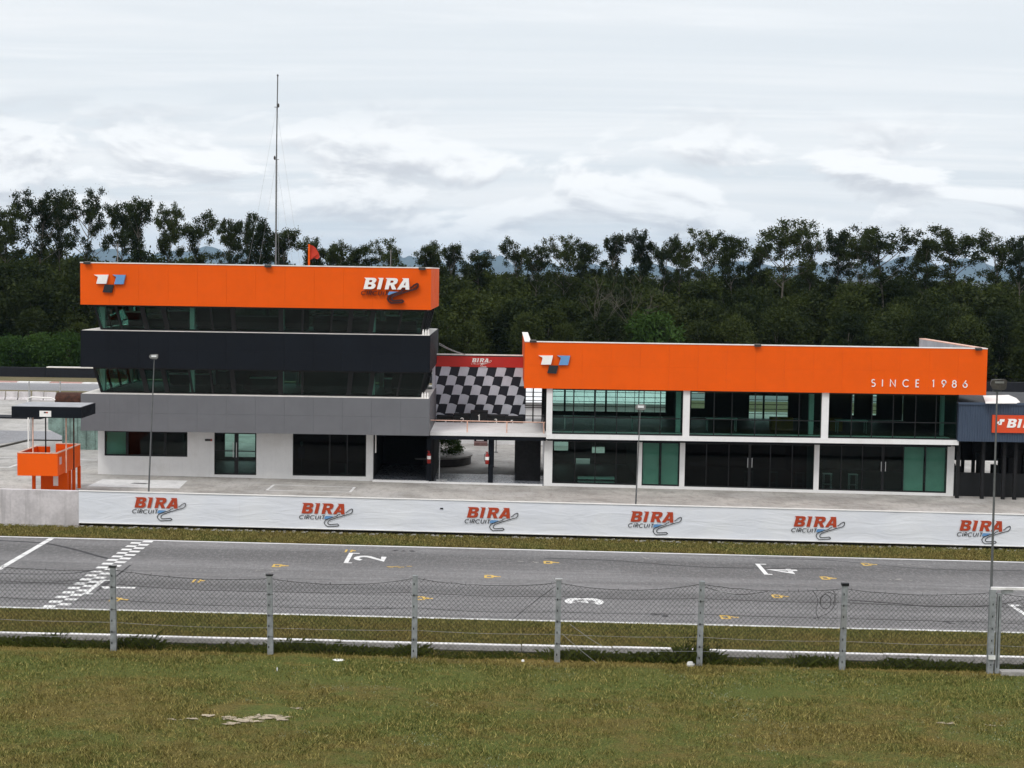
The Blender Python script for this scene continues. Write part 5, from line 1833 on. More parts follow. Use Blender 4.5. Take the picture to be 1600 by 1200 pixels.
def roof_flood(px, py, Y, lab):
    p = at(px, py, Y)
    t = empty('roof_floodlight', (p.x, Y, p.z - 0.1), lab, 'floodlight', 'small floodlights on the roof edges')
    mb = MB()
    mb.hexa([(p.x - 0.19, Y - 0.26, p.z - 0.08), (p.x + 0.19, Y - 0.26, p.z - 0.08), (p.x + 0.16, Y - 0.02, p.z - 0.02), (p.x - 0.16, Y - 0.02, p.z - 0.02),
             (p.x - 0.19, Y - 0.28, p.z + 0.03), (p.x + 0.19, Y - 0.28, p.z + 0.03), (p.x + 0.16, Y - 0.04, p.z + 0.08), (p.x - 0.16, Y - 0.04, p.z + 0.08)], M['lampdark'])
    ob('housing', mb, t)
    ob('arm', MB().tube([(p.x, Y - 0.1, p.z), (p.x, Y + 0.1, p.z - 0.04)], 0.02, 6, M['lampdark']), t)


roof_flood(137.5, 410.5, TY, 'floodlight on the orange tower parapet, above the emblem')
roof_flood(419.5, 415.5, TY, 'floodlight on the orange tower parapet, below the mast')
roof_flood(660, 419.5, TY, 'floodlight on the orange tower parapet, above the white word mark')
roof_flood(833, 532.8, OY, 'floodlight on the pit building fascia, above its emblem')
roof_flood(1183, 539.3, OY, 'floodlight on the pit building fascia, middle of its length')
roof_flood(1527.5, 545, OY, 'floodlight on the pit building fascia, right corner')
# small bottles left on the right end of the tower ledges
for (za, nmz, lab) in ((zd1, 'upper', 'small white bottle standing on the charcoal band ledge'), (zg1, 'lower', 'small white bottle standing on the grey band ledge')):
    for k_ in range(3):
        x = X(660.5 + k_ * 4, TY + 0.4); y = TY + 0.3 + 0.05 * k_
        ob('ledge_bottle', MB().lathe((x, y, za), [(0.05, 0), (0.05, 0.2), (0.02, 0.27), (0.02, 0.32)], 8, M['logowhite']), label=lab, cat='bottle', group='bottles on the %s ledge' % nmz)

# cable from tower to the backboard
mb = MB()
for k_ in (0, 1):
    P0, P1 = at(686, 536 + 2.5 * k_, 95), at(728, 554, BY)
    P_ = [P0.lerp(P1, u) - Vector((0, 0, 0.08 * math.sin(math.pi * u))) for u in np.linspace(0, 1, 7)]
    mb.tube(P_, 0.018, 5, M['wirepale'])
ob('overhead_cable', mb, label='pair of thin pale cables from the tower to the red backboard', cat='cable')

# ------------------------------------------------------------------ chain link fence
NY = 40.0
fence = empty('chain_link_fence', (0, NY, 2.1), 'rusty sagging chain link fence on pale concrete posts along the grass bank', 'fence')
posts = [(-46.5, 877, 1009), (177, 886, 1016), (422, 899, 1023), (648, 899, 1030), (872, 906, 1036), (1095, 908, 1041), (1318.5, 915, 1047), (1552, 921, 1046), (1780, 928, 1058)]
PX = []
for i_, (px, yt, yb2) in enumerate(posts):
    x = X(px, NY, 960)
    zt_ = Z(px, yt, NY); zb_ = bank_z(x, NY) - 0.1
    PX.append((x, zt_, zb_))
    if px == 1552:
        continue
    lean = random.uniform(-0.02, 0.02)
    w2 = 0.072
    mb = MB()
    mb.hexa([(x - w2 - lean, NY - 0.06, zb_), (x + w2 - lean, NY - 0.06, zb_), (x + w2 - lean, NY + 0.06, zb_), (x - w2 - lean, NY + 0.06, zb_),
             (x - w2 * 0.9 + lean, NY - 0.055, zt_), (x + w2 * 0.9 + lean, NY - 0.055, zt_), (x + w2 * 0.9 + lean, NY + 0.055, zt_), (x - w2 * 0.9 + lean, NY + 0.055, zt_)], M['concrete_post'])
    for k_ in range(7):
        z_ = zb_ + 0.3 + k_ * (zt_ - zb_ - 0.4) / 6.4
        mb.box(x - 0.034, x - 0.008, NY - 0.064, NY - 0.0615, z_ - 0.025, z_ + 0.03, M['black'])
        mb.tube([(x - 0.09, NY + 0.06, z_), (x - 0.09, NY - 0.066, z_), (x + 0.09, NY - 0.066, z_)], 0.004, 4, M['wire'], cap=False) if k_ % 2 else None
    ob('post', mb, fence)
    if px in (177, 422, 872, 1318.5):
        ob('post_cap', MB().box(x - 0.09 + lean, x + 0.09 + lean, NY - 0.07, NY + 0.07, zt_, zt_ + (0.035 if px != 1318.5 else 0.07), M['black'] if px != 872 else M['wirepale']), fence)

period, zstep = 0.060, 0.062
for i_ in range(len(PX) - 1):
    xa, ta, ba = PX[i_]; xb, tb, bb = PX[i_ + 1]
    xa2, xb2 = xa + 0.08, xb - 0.08
    sag = random.uniform(0.10, 0.17)
    if i_ == 0: sag = 0.06

    def topz(x):
        u = (x - xa2) / (xb2 - xa2)
        return ta + (tb - ta) * u - 0.10 - sag * math.sin(math.pi * min(max(u, 0), 1)) ** 0.7 + 0.02 * mnoise.noise(Vector((x * 3, i_, 0)))

    def warp(x, z):
        return (x + 0.02 * mnoise.noise(Vector((x * 0.8, z * 1.3, i_))), NY + 0.075 + 0.03 * mnoise.noise(Vector((x * 0.9, z * 0.9, i_ + 9))), z + 0.015 * mnoise.noise(Vector((x * 1.1, z * 1.1, i_ + 4))))
    n_ = int((xb2 - xa2) / period)
    mb = MB()
    for k_ in range(n_):
        x0 = xa2 + (k_ + 0.5) * period
        base = bank_z(x0, NY) + 0.06
        tz_ = topz(x0)
        rows = max(int((tz_ - base) / zstep), 2) // 2 * 2
        # each wire is one zigzag from bottom to top
        pts = []
        for r in range(rows + 1):
            off = period / 2 if ((r + k_) % 2) else -period / 2
            pts.append(warp(x0 + off, tz_ - (rows - r) * zstep))
        if random.random() < 0.12:
            pts.append((pts[-1][0] + random.uniform(-0.04, 0.04), pts[-1][1], pts[-1][2] + random.uniform(0.03, 0.07)))
        mb.tube(pts, 0.0050, 3, M['wire'], cap=False)
    ob('mesh_panel', mb, fence, kind='stuff')
    # line wires
    for hfrac, mt in ((None, 'wire'), (0.80, 'wire'), (0.62, 'wire'), (0.36, 'wirepale'), (0.20, 'wirepale')):
        mb = MB()
        P_ = []
        for u in np.linspace(0, 1, 15):
            x = xa + (xb - xa) * u
            if hfrac is None:
                z = topz(x) + 0.01
            else:
                h_ = ta + (tb - ta) * u - (ba + (bb - ba) * u)
                z = ba + (bb - ba) * u + h_ * hfrac - 0.03 * math.sin(math.pi * u) * (1 + 2 * mnoise.noise(Vector((i_, hfrac * 9, 0))))
            P_.append((x, NY + 0.07, z + 0.006 * mnoise.noise(Vector((x * 4, hfrac or 0, 2)))))
        mb.tube(P_, 0.006 if hfrac is None else 0.004, 4, M[mt], cap=False)
        ob('line_wire', mb, fence)
# top strand snags, tie wires and a coil of loose wire
def loose(pts, r=0.006, mt='wire'):
    P_ = [at(a_, b_, NY - 0.02) for a_, b_ in pts]
    Q = []
    for i in range(len(P_) - 1):
        p0, p1, p2, p3 = P_[max(i - 1, 0)], P_[i], P_[i + 1], P_[min(i + 2, len(P_) - 1)]
        for j in range(6):
            t = j / 6
            Q.append(0.5 * ((2 * p1) + (p2 - p0) * t + (2 * p0 - 5 * p1 + 4 * p2 - p3) * t * t + (3 * p1 - p0 - 3 * p2 + p3) * t ** 3))
    Q.append(P_[-1])
    ob('loose_wire', MB().tube(Q, r, 4, M[mt], cap=False), fence)


loose([(1283, 944), (1282, 935), (1290, 929), (1298, 935), (1296, 948), (1287, 951), (1281, 940), (1292, 926), (1304, 930), (1302, 945)])
loose([(1270, 923), (1278, 938), (1275, 955), (1280, 970)])
loose([(1302, 922), (1306, 935), (1298, 955), (1272, 967)], 0.005)
loose([(800, 969), (835, 940), (868, 916)], 0.006)
loose([(878, 990), (905, 1014), (935, 1038)], 0.005, 'wirepale')
loose([(890, 975), (925, 1000), (960, 1020)], 0.005, 'wirepale')
loose([(1320, 937), (1400, 943), (1460, 948), (1545, 946), (1600, 937)], 0.006)
loose([(1100, 917), (1130, 925), (1160, 929), (1200, 924)], 0.006)
loose([(1120, 923), (1148, 928)], 0.008, 'wirepale')
for px, yt in ((422, 900), (872, 906)):
    loose([(px - 9, yt - 4), (px - 4, yt + 3), (px + 1, yt + 1)], 0.006, 'wirepale')

# gate posts and gate top bar at the right
gt = empty('fence_gate', (X(1560, NY), NY, bank_z(12, NY)), 'galvanised gate with white top rail beside the tall lamp pole, right edge', 'gate')
xg0, xg1, xg2 = X(1549.5, NY, 960), X(1560, NY, 960), 16.4
ztg = Z(1552, 921, NY)
zbg = bank_z(12, NY) - 0.05
mb = MB().box(xg0 - 0.075, xg0 + 0.075, NY - 0.06, NY + 0.05, zbg, ztg, M['concrete_post'])
for k_ in range(6):
    z_ = zbg + 0.25 + k_ * 0.31
    mb.box(xg0 - 0.005, xg0 + 0.02, NY - 0.064, NY - 0.061, z_, z_ + 0.05, M['black'])
ob('gate_post', mb, gt)
ob('gate_stile', MB().box(xg1 - 0.05, xg1 + 0.06, NY - 0.05, NY + 0.03, zbg + 0.05, ztg - 0.1, M['concrete_post']), gt)
ob('gate_stile_slot', MB().box(xg1 - 0.018, xg1 + 0.002, NY - 0.054, NY - 0.051, zbg + 0.2, ztg - 0.16, M['black']), gt)
ob('top_rail', MB().box(xg0 - 0.04, xg2, NY - 0.04, NY + 0.04, ztg - 0.0 - 0.012 * 0, ztg + 0.06, M['kerbwhite']), gt)
mb = MB(); bar(mb, (xg1 + 0.05, NY - 0.0, ztg - 0.08), (xg1 + 0.35, NY - 0.0, ztg - 0.02), 0.1, 0.04, M['concrete_post'], Vector((0, 0, 1)))
ob('brace', mb, gt)
q = at(1550, 1027.5, NY - 0.1)
ob('white_plate', MB().box(q.x - 0.085, q.x + 0.085, NY - 0.11, NY - 0.07, q.z - 0.05, q.z + 0.05, M['litter']), gt)
q = at(1563, 1051, 39.9)
ob('gate_sill', MB().box(q.x, q.x + 4, 39.8, 40.1, bank_z(13, 40) - 0.02, bank_z(13, 40) + 0.09, M['stone']), gt)

# ------------------------------------------------------------------ grass blades, weeds, litter
def blades(name, n, xf, yf, zf, hmin, hmax, wd, mat, lean=0.5, dens=None, label=None):
    x = xf(n); y = yf(n)
    if dens is not None:
        k = dens(x, y)
        keep = rng.random(n) < k
        x, y = x[keep], y[keep]; n = len(x)
    z = zf(x, y)
    h = rng.uniform(hmin, hmax, n)
    an = rng.uniform(0, 2 * np.pi, n)
    la = rng.uniform(0, 2 * np.pi, n); ll = rng.uniform(0.1, lean, n) * h
    w_ = wd * rng.uniform(0.6, 1.3, n)
    b0 = np.stack([x - np.cos(an) * w_, y - np.sin(an) * w_, z], 1)
    b1 = np.stack([x + np.cos(an) * w_, y + np.sin(an) * w_, z], 1)
    tp = np.stack([x + np.cos(la) * ll, y + np.sin(la) * ll, z + h], 1)
    v = np.stack([b0, b1, tp], 1).reshape(-1, 3)
    me = fast_mesh(name, v, np.arange(n * 3).reshape(-1, 3), mat, tri=True)
    o = bpy.data.objects.new(name, me)
    C.objects.link(o)
    props(o, label=label, kind='stuff')
    return o


def vnoise(x, y, sc, seed=0):
    # cheap smooth value noise in numpy
    r = np.random.default_rng(seed)
    tab = r.random((64, 64))
    gx, gy_ = x * sc + 100, y * sc + 100
    ix, iy = np.floor(gx).astype(int), np.floor(gy_).astype(int)
    fx, fy = gx - ix, gy_ - iy
    fx, fy = fx * fx * (3 - 2 * fx), fy * fy * (3 - 2 * fy)
    T = lambda a_, b_: tab[a_ % 64, b_ % 64]
    return (T(ix, iy) * (1 - fx) + T(ix + 1, iy) * fx) * (1 - fy) + (T(ix, iy + 1) * (1 - fx) + T(ix + 1, iy + 1) * fx) * fy


zb_np = lambda x, y: 2.16 - 0.0118 * x + 0.0 * y
bare = lambda x, y: (((x - X(395, 34.9)) / 0.95) ** 2 + ((y - 34.95) / 0.42) ** 2)
dens_l = lambda x, y: np.clip(0.35 + 0.9 * vnoise(x, y, 0.9, 3) * vnoise(x, y, 3.1, 4) * 2, 0, 1) * (bare(x, y) > 1.0)
blades('lawn_grass', 340000, lambda n: rng.uniform(-15, 15, n), lambda n: rng.uniform(29.5, 40.6, n), zb_np, 0.015, 0.075, 0.0095, M['lawnblade'], 1.4, dens_l, 'short patchy green and brown grass on the spectator bank')
blades('lawn_tuft_grass', 150000, lambda n: rng.uniform(-15, 15, n), lambda n: rng.uniform(29.5, 40.6, n), zb_np, 0.05, 0.16, 0.008, M['lawnblade'], 1.2,
       lambda x, y: np.clip((vnoise(x, y, 2.2, 8) * 0.6 + vnoise(x, y, 6.0, 9) * 0.4 - 0.52) * 4, 0, 1) * (bare(x, y) > 1.1), 'longer straw coloured tufts scattered over the bank')
blades('clover_patches', 90000, lambda n: rng.uniform(-15, 15, n), lambda n: rng.uniform(29.5, 40.0, n), lambda x, y: zb_np(x, y) + 0.02, 0.008, 0.028, 0.013, M['leaf_flower'], 1.5,
       lambda x, y: np.clip((vnoise(x, y, 0.7, 11) - 0.60 + 0.014 * (x - 2)) * 3, 0, 0.7) * np.clip((vnoise(x, y, 4.0, 12) - 0.45) * 3, 0, 1), 'pale small leaved clover patches in the bank grass')
zv = lambda x, y: -0.0105 * x + 0.012
blades('verge_grass', 150000, lambda n: rng.uniform(-25, 27, n), lambda n: rng.uniform(ROAD1 + 0.1, WALLY - 0.05, n), zv, 0.03, 0.11, 0.014, M['vergeblade'], 1.0, None, 'short grass verge at the foot of the pit wall')
blades('strip_grass', 190000, lambda n: rng.uniform(-19, 20, n), lambda n: rng.uniform(50.65, ROAD0 - 0.14, n), zv, 0.03, 0.10, 0.010, M['vergeblade'], 1.0, None, 'mown grass strip between the track and the concrete kerb')
# bare sandy patch and small ones
mb = MB()
for (px, py, a_, b_) in ((395, 1126, 0.85, 0.16), (425, 1121, 0.4, 0.09), (270, 1125, 0.16, 0.03), (465, 1108, 0.15, 0.03), (1480, 1131, 0.3, 0.04), (1550, 1134, 0.16, 0.03)):
    d = ray(px, py); s_ = (2.17 - CAM_H) / (d.z + 0.0118 * d.x)
    p = Vector((0, 0, CAM_H)) + d * s_
    for j_ in range(16):
        ox, oy = random.gauss(0, .5) * a_, random.gauss(0, .5) * b_ * 2.2
        n_ = 14
        rr_ = [(a_ * random.uniform(0.05, 0.30), b_ * random.uniform(0.2, 0.8)) for _ in range(n_)]
        pts = [(p.x + ox + rr_[k_][0] * math.cos(2 * math.pi * k_ / n_), p.y + oy + rr_[k_][1] * math.sin(2 * math.pi * k_ / n_)) for k_ in range(n_)]
        mb.add([(x_, y_, 2.17 - 0.0118 * x_ + bump_z(x_, y_) + 0.012 + 0.001 * j_) for x_, y_ in pts], [tuple(range(n_))], M['sand'])
ob('bare_soil', mb, kind='stuff', label='bare pale sandy patches worn in the bank grass')

# weeds in a dark line under the fence
n = 44000
wx_ = rng.uniform(-15, 15, n)
clump = np.clip(vnoise(wx_, wx_ * 0, 1.3, 21) * 1.25 - 0.15, 0.05, 1)
for px, am in ((185, .5), (440, .4), (652, .8), (1092, 0.9), (1205, .5), (1420, 0.2), (1552, 0.5), (225, .5), (300, .3)):
    clump += am * np.exp(-((wx_ - X(px, NY)) / 0.3) ** 2)
hgt = 0.07 + 0.09 * rng.random(n) + 0.24 * clump * rng.random(n) ** 4
wy = rng.uniform(40.12, 41.1, n)
x, y = wx_, wy
z = 2.10 - 0.0118 * x - np.clip(y - 40.7, 0, 1) * 0.6
la = rng.uniform(0, 2 * np.pi, n); ll = rng.uniform(0.1, 0.8, n) * hgt
w_ = 0.006 + 0.010 * rng.random(n)
an = rng.uniform(0, np.pi, n)
v = np.stack([np.stack([x - np.cos(an) * w_, y - np.sin(an) * w_, z], 1), np.stack([x + np.cos(an) * w_, y + np.sin(an) * w_, z], 1),
              np.stack([x + np.cos(la) * ll + np.cos(an) * w_ * 0.6, y + np.sin(la) * ll, z + hgt * 0.8], 1),
              np.stack([x + np.cos(la) * ll * 1.6, y + np.sin(la) * ll * 1.6, z + hgt * rng.uniform(0.75, 1.05, n)], 1)], 1).reshape(-1, 3)
me = fast_mesh('fence_weeds', v, np.arange(n * 4).reshape(-1, 4), M['leaf_weed'])
o = bpy.data.objects.new('fence_weeds', me); C.objects.link(o)
props(o, label='dark tangled weeds growing along the foot of the fence', kind='stuff')
# a taller thin weed at the fifth post
mb = MB()
bx_ = X(1095, NY)
for k_ in range(26):
    a_ = random.uniform(-1, 1); h_ = random.uniform(0.35, 0.95)
    p0 = Vector((bx_ + random.uniform(-0.25, 0.7), 40.2, 2.05)); p1 = p0 + Vector((a_ * 0.3 * h_, 0.05, h_))
    mb.tube([p0, p0.lerp(p1, 0.5) + Vector((0.03 * a_, 0, 0.05)), p1], 0.008, 4, M['leaf_weed'], r1=0.003)
    for q_ in range(3):
        c_ = p0.lerp(p1, 0.5 + 0.2 * q_)
        e = Vector((random.uniform(-0.15, 0.15), random.uniform(-0.05, 0.05), random.uniform(0.02, 0.12)))
        mb.add([c_, c_ + e * 0.5 + Vector((0, 0, 0.015)), c_ + e, c_ + e * 0.5 - Vector((0, 0, 0.015))], [(0, 1, 2, 3)], M['leaf_weed'])
ob('tall_weed', mb, label='tall thin green weed growing against the fifth fence post', cat='weed')


def lump(px, py, lab, w2=0.12, h2=0.06):
    d = ray(px, py); s_ = (2.17 - CAM_H) / (d.z + 0.0118 * d.x)
    p = Vector((0, 0, CAM_H)) + d * s_
    mb = MB().lathe((p.x, p.y, p.z - 0.01), [(w2, 0.0), (w2 * 1.1, h2 * 0.4), (w2 * 0.7, h2 * 0.9), (w2 * 0.2, h2)], 7, M['litter'], sx=1.3)
    ob('litter', mb, label=lab, cat='litter')


lump(528, 1031, 'flat white scrap of litter in the grass between third and fourth posts', 0.12, 0.02)
lump(1079, 1040, 'crumpled white litter at the foot of the fence by the tall weed', 0.08, 0.12)
lump(817, 1034, 'small white litter at the fence foot left of the fifth post', 0.03, 0.07)
lump(433, 1048, 'thin upright white scrap in the grass below the third post', 0.012, 0.1)

# ------------------------------------------------------------------ trees
def limb(mb, p, d, ln, r0, r1, mat, n=5, wob=0.12, seg=4):
    pts = [Vector(p)]
    d = Vector(d).normalized()
    for i in range(seg):
        d = (d + Vector((random.gauss(0, wob), random.gauss(0, wob), random.gauss(0, wob * 0.5)))).normalized()
        pts.append(pts[-1] + d * ln / seg)
    mb.tube(pts, r0, n, mat, r1=r1, cap=False)
    return pts


def euc_variant(seed, H, cr, bare_frac):
    """tall eucalypt: slim trunk, rising limbs, separate leaf clumps with sky between"""
    random.seed(seed)
    r = np.random.default_rng(seed)
    mb = MB()
    tp = limb(mb, (0, 0, -0.3), (random.gauss(0, 0.03), random.gauss(0, 0.03), 1), H * 0.93, 0.20, 0.04, M['bark'], 6, 0.035, 9)
    cen, wts = [], []
    nb_ = random.randint(14, 18)
    for k in range(nb_):
        u = bare_frac + (1 - bare_frac) * (k + random.random() * 0.7) / nb_
        i = min(int(u * 9), 8)
        p = tp[i].lerp(tp[i + 1], u * 9 - i)
        an = random.uniform(0, 2 * math.pi)
        shape = math.sin(math.pi * min(max((u - bare_frac) / (1 - bare_frac) * 0.50 + 0.22, 0), 1))
        ln = cr * (0.45 + 0.75 * shape) * random.uniform(0.7, 1.15)
        d = Vector((math.cos(an), math.sin(an), random.uniform(0.7, 1.3)))
        q = limb(mb, p, d, ln * 1.25, 0.06, 0.02, M['bark'], 4, 0.16, 4)
        hi = (u - bare_frac) / (1 - bare_frac)
        for t in (2, 3, 4):
            if random.random() < (0.45 if t == 2 else 0.95) * (0.35 + 0.75 * hi):
                cen.append(q[t] + Vector((random.gauss(0, .22), random.gauss(0, .22), random.gauss(0.1, .15))))
        for _ in range(2):
            s = random.randint(2, 3)
            d2 = Vector((random.gauss(0, 1), random.gauss(0, 1), random.uniform(0.1, 0.8)))
            q2 = limb(mb, q[s], d2, ln * 0.5, 0.03, 0.012, M['bark'], 3, 0.2, 3)
            cen.append(q2[-1])
    cen.append(tp[-1]); cen.append(tp[-1] + Vector((0.3, 0.1, 0.3))); cen.append(tp[-1] + Vector((-0.3, 0.2, -0.3)))
    C3 = np.array([list(c) for c in cen])
    v, f = leaf_cloud(C3, 110, 0.31, 0.165, r)
    v2, f2 = leaf_cloud(C3, 10, 0.5, 0.14, r)
    return mb, np.concatenate([v, v2]), np.concatenate([f, f2 + len(v)])


def bushy_variant(seed, H, cr, low=0.12, dens=150, lsz=0.24):
    random.seed(seed)
    r = np.random.default_rng(seed)
    mb = MB()
    tp = limb(mb, (0, 0, -0.3), (random.gauss(0, 0.05), random.gauss(0, 0.05), 1), H * 0.8, 0.2, 0.06, M['bark'], 6, 0.06, 6)
    cen = []
    nc = 46
    for k in range(nc):
        u = (k + 0.5) / nc
        zf = low + (1 - low) * u
        prof = (math.sin(math.pi * min(0.18 + 0.74 * u, 1))) ** 0.7
        an = k * 2.39996 + random.uniform(-0.5, 0.5)
        rr2 = cr * prof * random.uniform(0.45, 1.05)
        c = Vector((math.cos(an) * rr2, math.sin(an) * rr2, H * zf * random.uniform(0.93, 1.04)))
        cen.append(c)
        if k % 3 == 0:
            i = min(int(zf * 4.5), 5)
            b0 = tp[i]
            mb.tube([b0, b0.lerp(c, 0.5) + Vector((0, 0, -0.15)), c], 0.05, 4, M['bark'], r1=0.015, cap=False)
    C3 = np.array([list(c) for c in cen])
    v, f = leaf_cloud(C3, dens, cr * 0.20, lsz, r)
    return mb, v, f


state = random.getstate()
EUC = []
for sd_, H, cr, bf in ((11, 17, 2.3, 0.66), (12, 17, 2.5, 0.64), (13, 17, 2.1, 0.70), (14, 17, 2.6, 0.62), (15, 17, 2.3, 0.68), (16, 17, 3.1, 0.64)):
    mb, v, f = euc_variant(sd_, H, cr, bf)
    EUC.append((mb, fast_mesh('crown', v, f, M['leaf_euc'])))
BUS = []
for sd_, H, cr in ((31, 10, 3.0), (32, 10, 3.4), (33, 10, 2.7), (34, 10, 3.8), (35, 10, 3.2)):
    mb, v, f = bushy_variant(sd_, H, cr)
    BUS.append((mb, fast_mesh('crown', v, f, M['leaf_forest'])))
SHR = []
for sd_ in (51, 52):
    mb, v, f = bushy_variant(sd_, 5, 2.6, 0.1, 130, 0.2)
    SHR.append((mb, fast_mesh('crown', v, f, M['leaf_green'])))
random.setstate(state)


def proto(kind, name):
    out = []
    for mb, me in kind:
        tm = bpy.data.meshes.new('trunk')
        tm.from_pydata(mb.v, [], mb.f)
        tm.materials.append(M['bark'])
        out.append((tm, me))
    return out


EUCP, BUSP, SHRP = proto(EUC, 'e'), proto(BUS, 'b'), proto(SHR, 's')


def plant_tree(name, P, x, y, sx_, sz, label, cat, group, crown_mat=None):
    tm, cm = P
    t = bpy.data.objects.new(name, None)
    t.location = (x, y, -0.05)
    t.rotation_euler = (0, 0, random.uniform(0, 6.283))
    t.scale = (sx_, sx_, sz)
    C.objects.link(t)
    for nm, me in (('trunk', tm), ('crown', cm)):
        o = bpy.data.objects.new(nm, me)
        C.objects.link(o)
        o.parent = t
    return props(t, label, cat, group)


euc = [
    (4, 318, 52, 'tall slender tree cut by the left edge of the photo'),
    (58, 303, 62, 'broad tall tree on the skyline, second from the left edge'),
    (95, 300, 50, 'highest crown on the left skyline, beside the broad second tree'),
    (133, 303, 50, 'tall narrow tree directly above the left corner of the tower'),
    (183, 307, 46, 'tall open crowned tree above the white and blue emblem'),
    (222, 306, 46, 'tall tree just right of the small left whip antenna'),
    (262, 316, 40, 'tall tree with a high isolated top, right of the emblem'),
    (305, 328, 50, 'leaning skyline tree with bare lower limbs left of the mast'),
    (358, 342, 40, 'small crowned skyline tree a little left of the mast'),
    (386, 342, 36, 'narrow skyline tree immediately left of the mast'),
    (416, 345, 50, 'skyline tree standing behind the antenna mast'),
    (450, 355, 48, 'skyline tree between the mast and the red flag'),
    (492, 372, 46, 'low skyline tree behind the red flag'),
    (521, 378, 40, 'thin skyline tree right of the red flag'),
    (562, 380, 56, 'rounded skyline tree above the tower word mark'),
    (605, 380, 40, 'skyline tree behind the right whip antenna'),
    (664, 377, 50, 'skyline tree above the right corner of the tower'),
    (709, 378, 36, 'narrow dark skyline tree just right of the tower'),
    (748, 392, 50, 'low skyline tree left of the blue peak'),
    (809, 374, 42, 'skyline tree right of the blue peak'),
    (838, 382, 30, 'small skyline tree above the left end of the long fascia'),
    (880, 376, 46, 'lopsided skyline tree above the pit building emblem'),
    (924, 374, 42, 'compact skyline tree left of the dead pale tree'),
    (963, 363, 34, 'slim high skyline tree above the dead pale tree'),
    (1005, 361, 44, 'open skyline tree above the fresh green bush'),
    (1037, 370, 34, 'short skyline tree between two taller open ones'),
    (1063, 374, 24, 'smallest round topped skyline tree, middle right'),
    (1105, 366, 46, 'airy skyline tree with thin bare stems, right of the smallest one'),
    (1154, 364, 50, 'airy leaning skyline tree above the middle of the long fascia'),
    (1190, 380, 30, 'low thin skyline tree beside the tallest right hand crown'),
    (1228, 352, 74, 'tallest and fullest crown on the right hand skyline'),
    (1265, 358, 42, 'skyline tree touching the right side of the fullest crown'),
    (1308, 358, 52, 'airy tall skyline tree above the words on the fascia'),
    (1345, 366, 46, 'skyline tree left of the wide dark pair of crowns'),
    (1385, 362, 80, 'wide dark skyline crown above the lettered fascia end'),
    (1450, 370, 46, 'small clumped skyline tree above the fascia corner'),
    (1492, 364, 76, 'wide dark skyline crown above the parapet return'),
    (1563, 363, 54, 'pale stemmed airy skyline tree above the right lamp'),
    (1597, 367, 44, 'skyline tree cut by the right edge of the photo')]
for i, (px, py, wpx, lab) in enumerate(euc):
    y = 205 + (i * 7 % 5) * 2.4
    H = Z(px, py + (14 if px < 330 else 9), y)
    x = X(px, y, py)
    k = (i * 5 + 2) % len(EUCP)
    if wpx > 60: k = 5
    plant_tree('eucalyptus_tree', EUCP[k], x, y, min(max(wpx * y / FPX / 5.3, 0.6), 1.4), H / 17.0, lab, 'tree', 'tall slender trees on the skyline')
MARKS = [(-60, 'the left edge of the photo'), (112, "the tower's left wall"), (705, "the tower's right corner"), (750, 'the red header of the backboard'), (822, 'the left end of the long fascia'), (868, 'the emblem on the long fascia'),
         (945, 'the larger dead pale tree'), (1022, 'the fresh green bush'), (1072, 'the first tall white column'), (1183, 'the middle floodlight on the long fascia'), (1289, 'the second tall white column'), (1385, 'the word on the long fascia'),
         (1480, 'the number on the long fascia'), (1541, 'the right end of the long fascia'), (1575, 'the right lamp head')]
used_labels = set()


def front_label(px):
    if px < -30 or px > 1630:
        return 'dark bushy front tree beyond the side edge of the photo'
    m_ = min(MARKS, key=lambda q: abs(q[0] - px))
    d_ = px - m_[0]
    rel = 'straight above' if abs(d_) < 14 else ('just right of' if 0 < d_ < 34 else 'further right of' if d_ > 0 else 'just left of' if d_ > -34 else 'further left of')
    t_ = 'dark bushy front tree %s %s' % (rel, m_[1])
    if t_ in used_labels:
        t_ = 'second ' + t_
    used_labels.add(t_)
    return t_


# the bushy belt: several rows, each copy a tree of its own
rows = [(181, 5.1, 5.6, 8.6), (187, 5.6, 7.2, 9.6), (194, 5.8, 8.2, 10.4), (201, 6.4, 8.8, 11.4), (214, 6.6, 9.0, 12.2), (232, 6.0, 9.8, 12.2), (262, 6.4, 10.8, 12.2)]
for r_i, (y0, sp, h0, h1) in enumerate(rows):
    half = y0 * 0.37
    n = int(2 * half / sp)
    for i in range(n):
        x = -half + (i + 0.5) * sp + random.uniform(-1.3, 1.3)
        y = y0 + random.uniform(-2, 2)
        H = random.uniform(h0, h1)
        px = 813 + x / y * FPX
        if r_i < 3 and 180 < px < 640:
            continue      # wholly behind the tower
        if px < 420:
            H *= 1.0 + 0.22 * (420 - px) / 420
        if r_i == 0 and -0.31 * y0 < x < -0.24 * y0:
            H *= 0.75
        plant_tree('bushy_tree', BUSP[random.randrange(5)], x, y, H / 10 * random.uniform(0.92, 1.18), H / 10,
                   front_label(px) if r_i == 0 else 'dark bushy tree inside the dense belt behind the buildings', 'tree', ('bushy trees at the front of the belt', 'bushy trees inside the belt')[r_i > 0])
# fresh green shrubs
shr = [(1022, 498, 180, 1.35, 'fresh green rounded bush above the long orange fascia'), (20, 530, 176, 0.9, 'fresh green bush at the left edge behind the black barrier'), (62, 527, 176.5, 0.85, 'fresh green bush behind the barrier, second from the left edge'),
       (104, 524, 176, 0.85, 'fresh green bush behind the barrier, against the tower')]
for i, (px, py, y, s_, lab) in enumerate(shr):
    H = Z(px, py, y)
    plant_tree('green_bush', SHRP[i % 2], X(px, y, py), y, s_, H / 5.0, lab, 'bush', 'fresh green bushes in front of the dark belt')

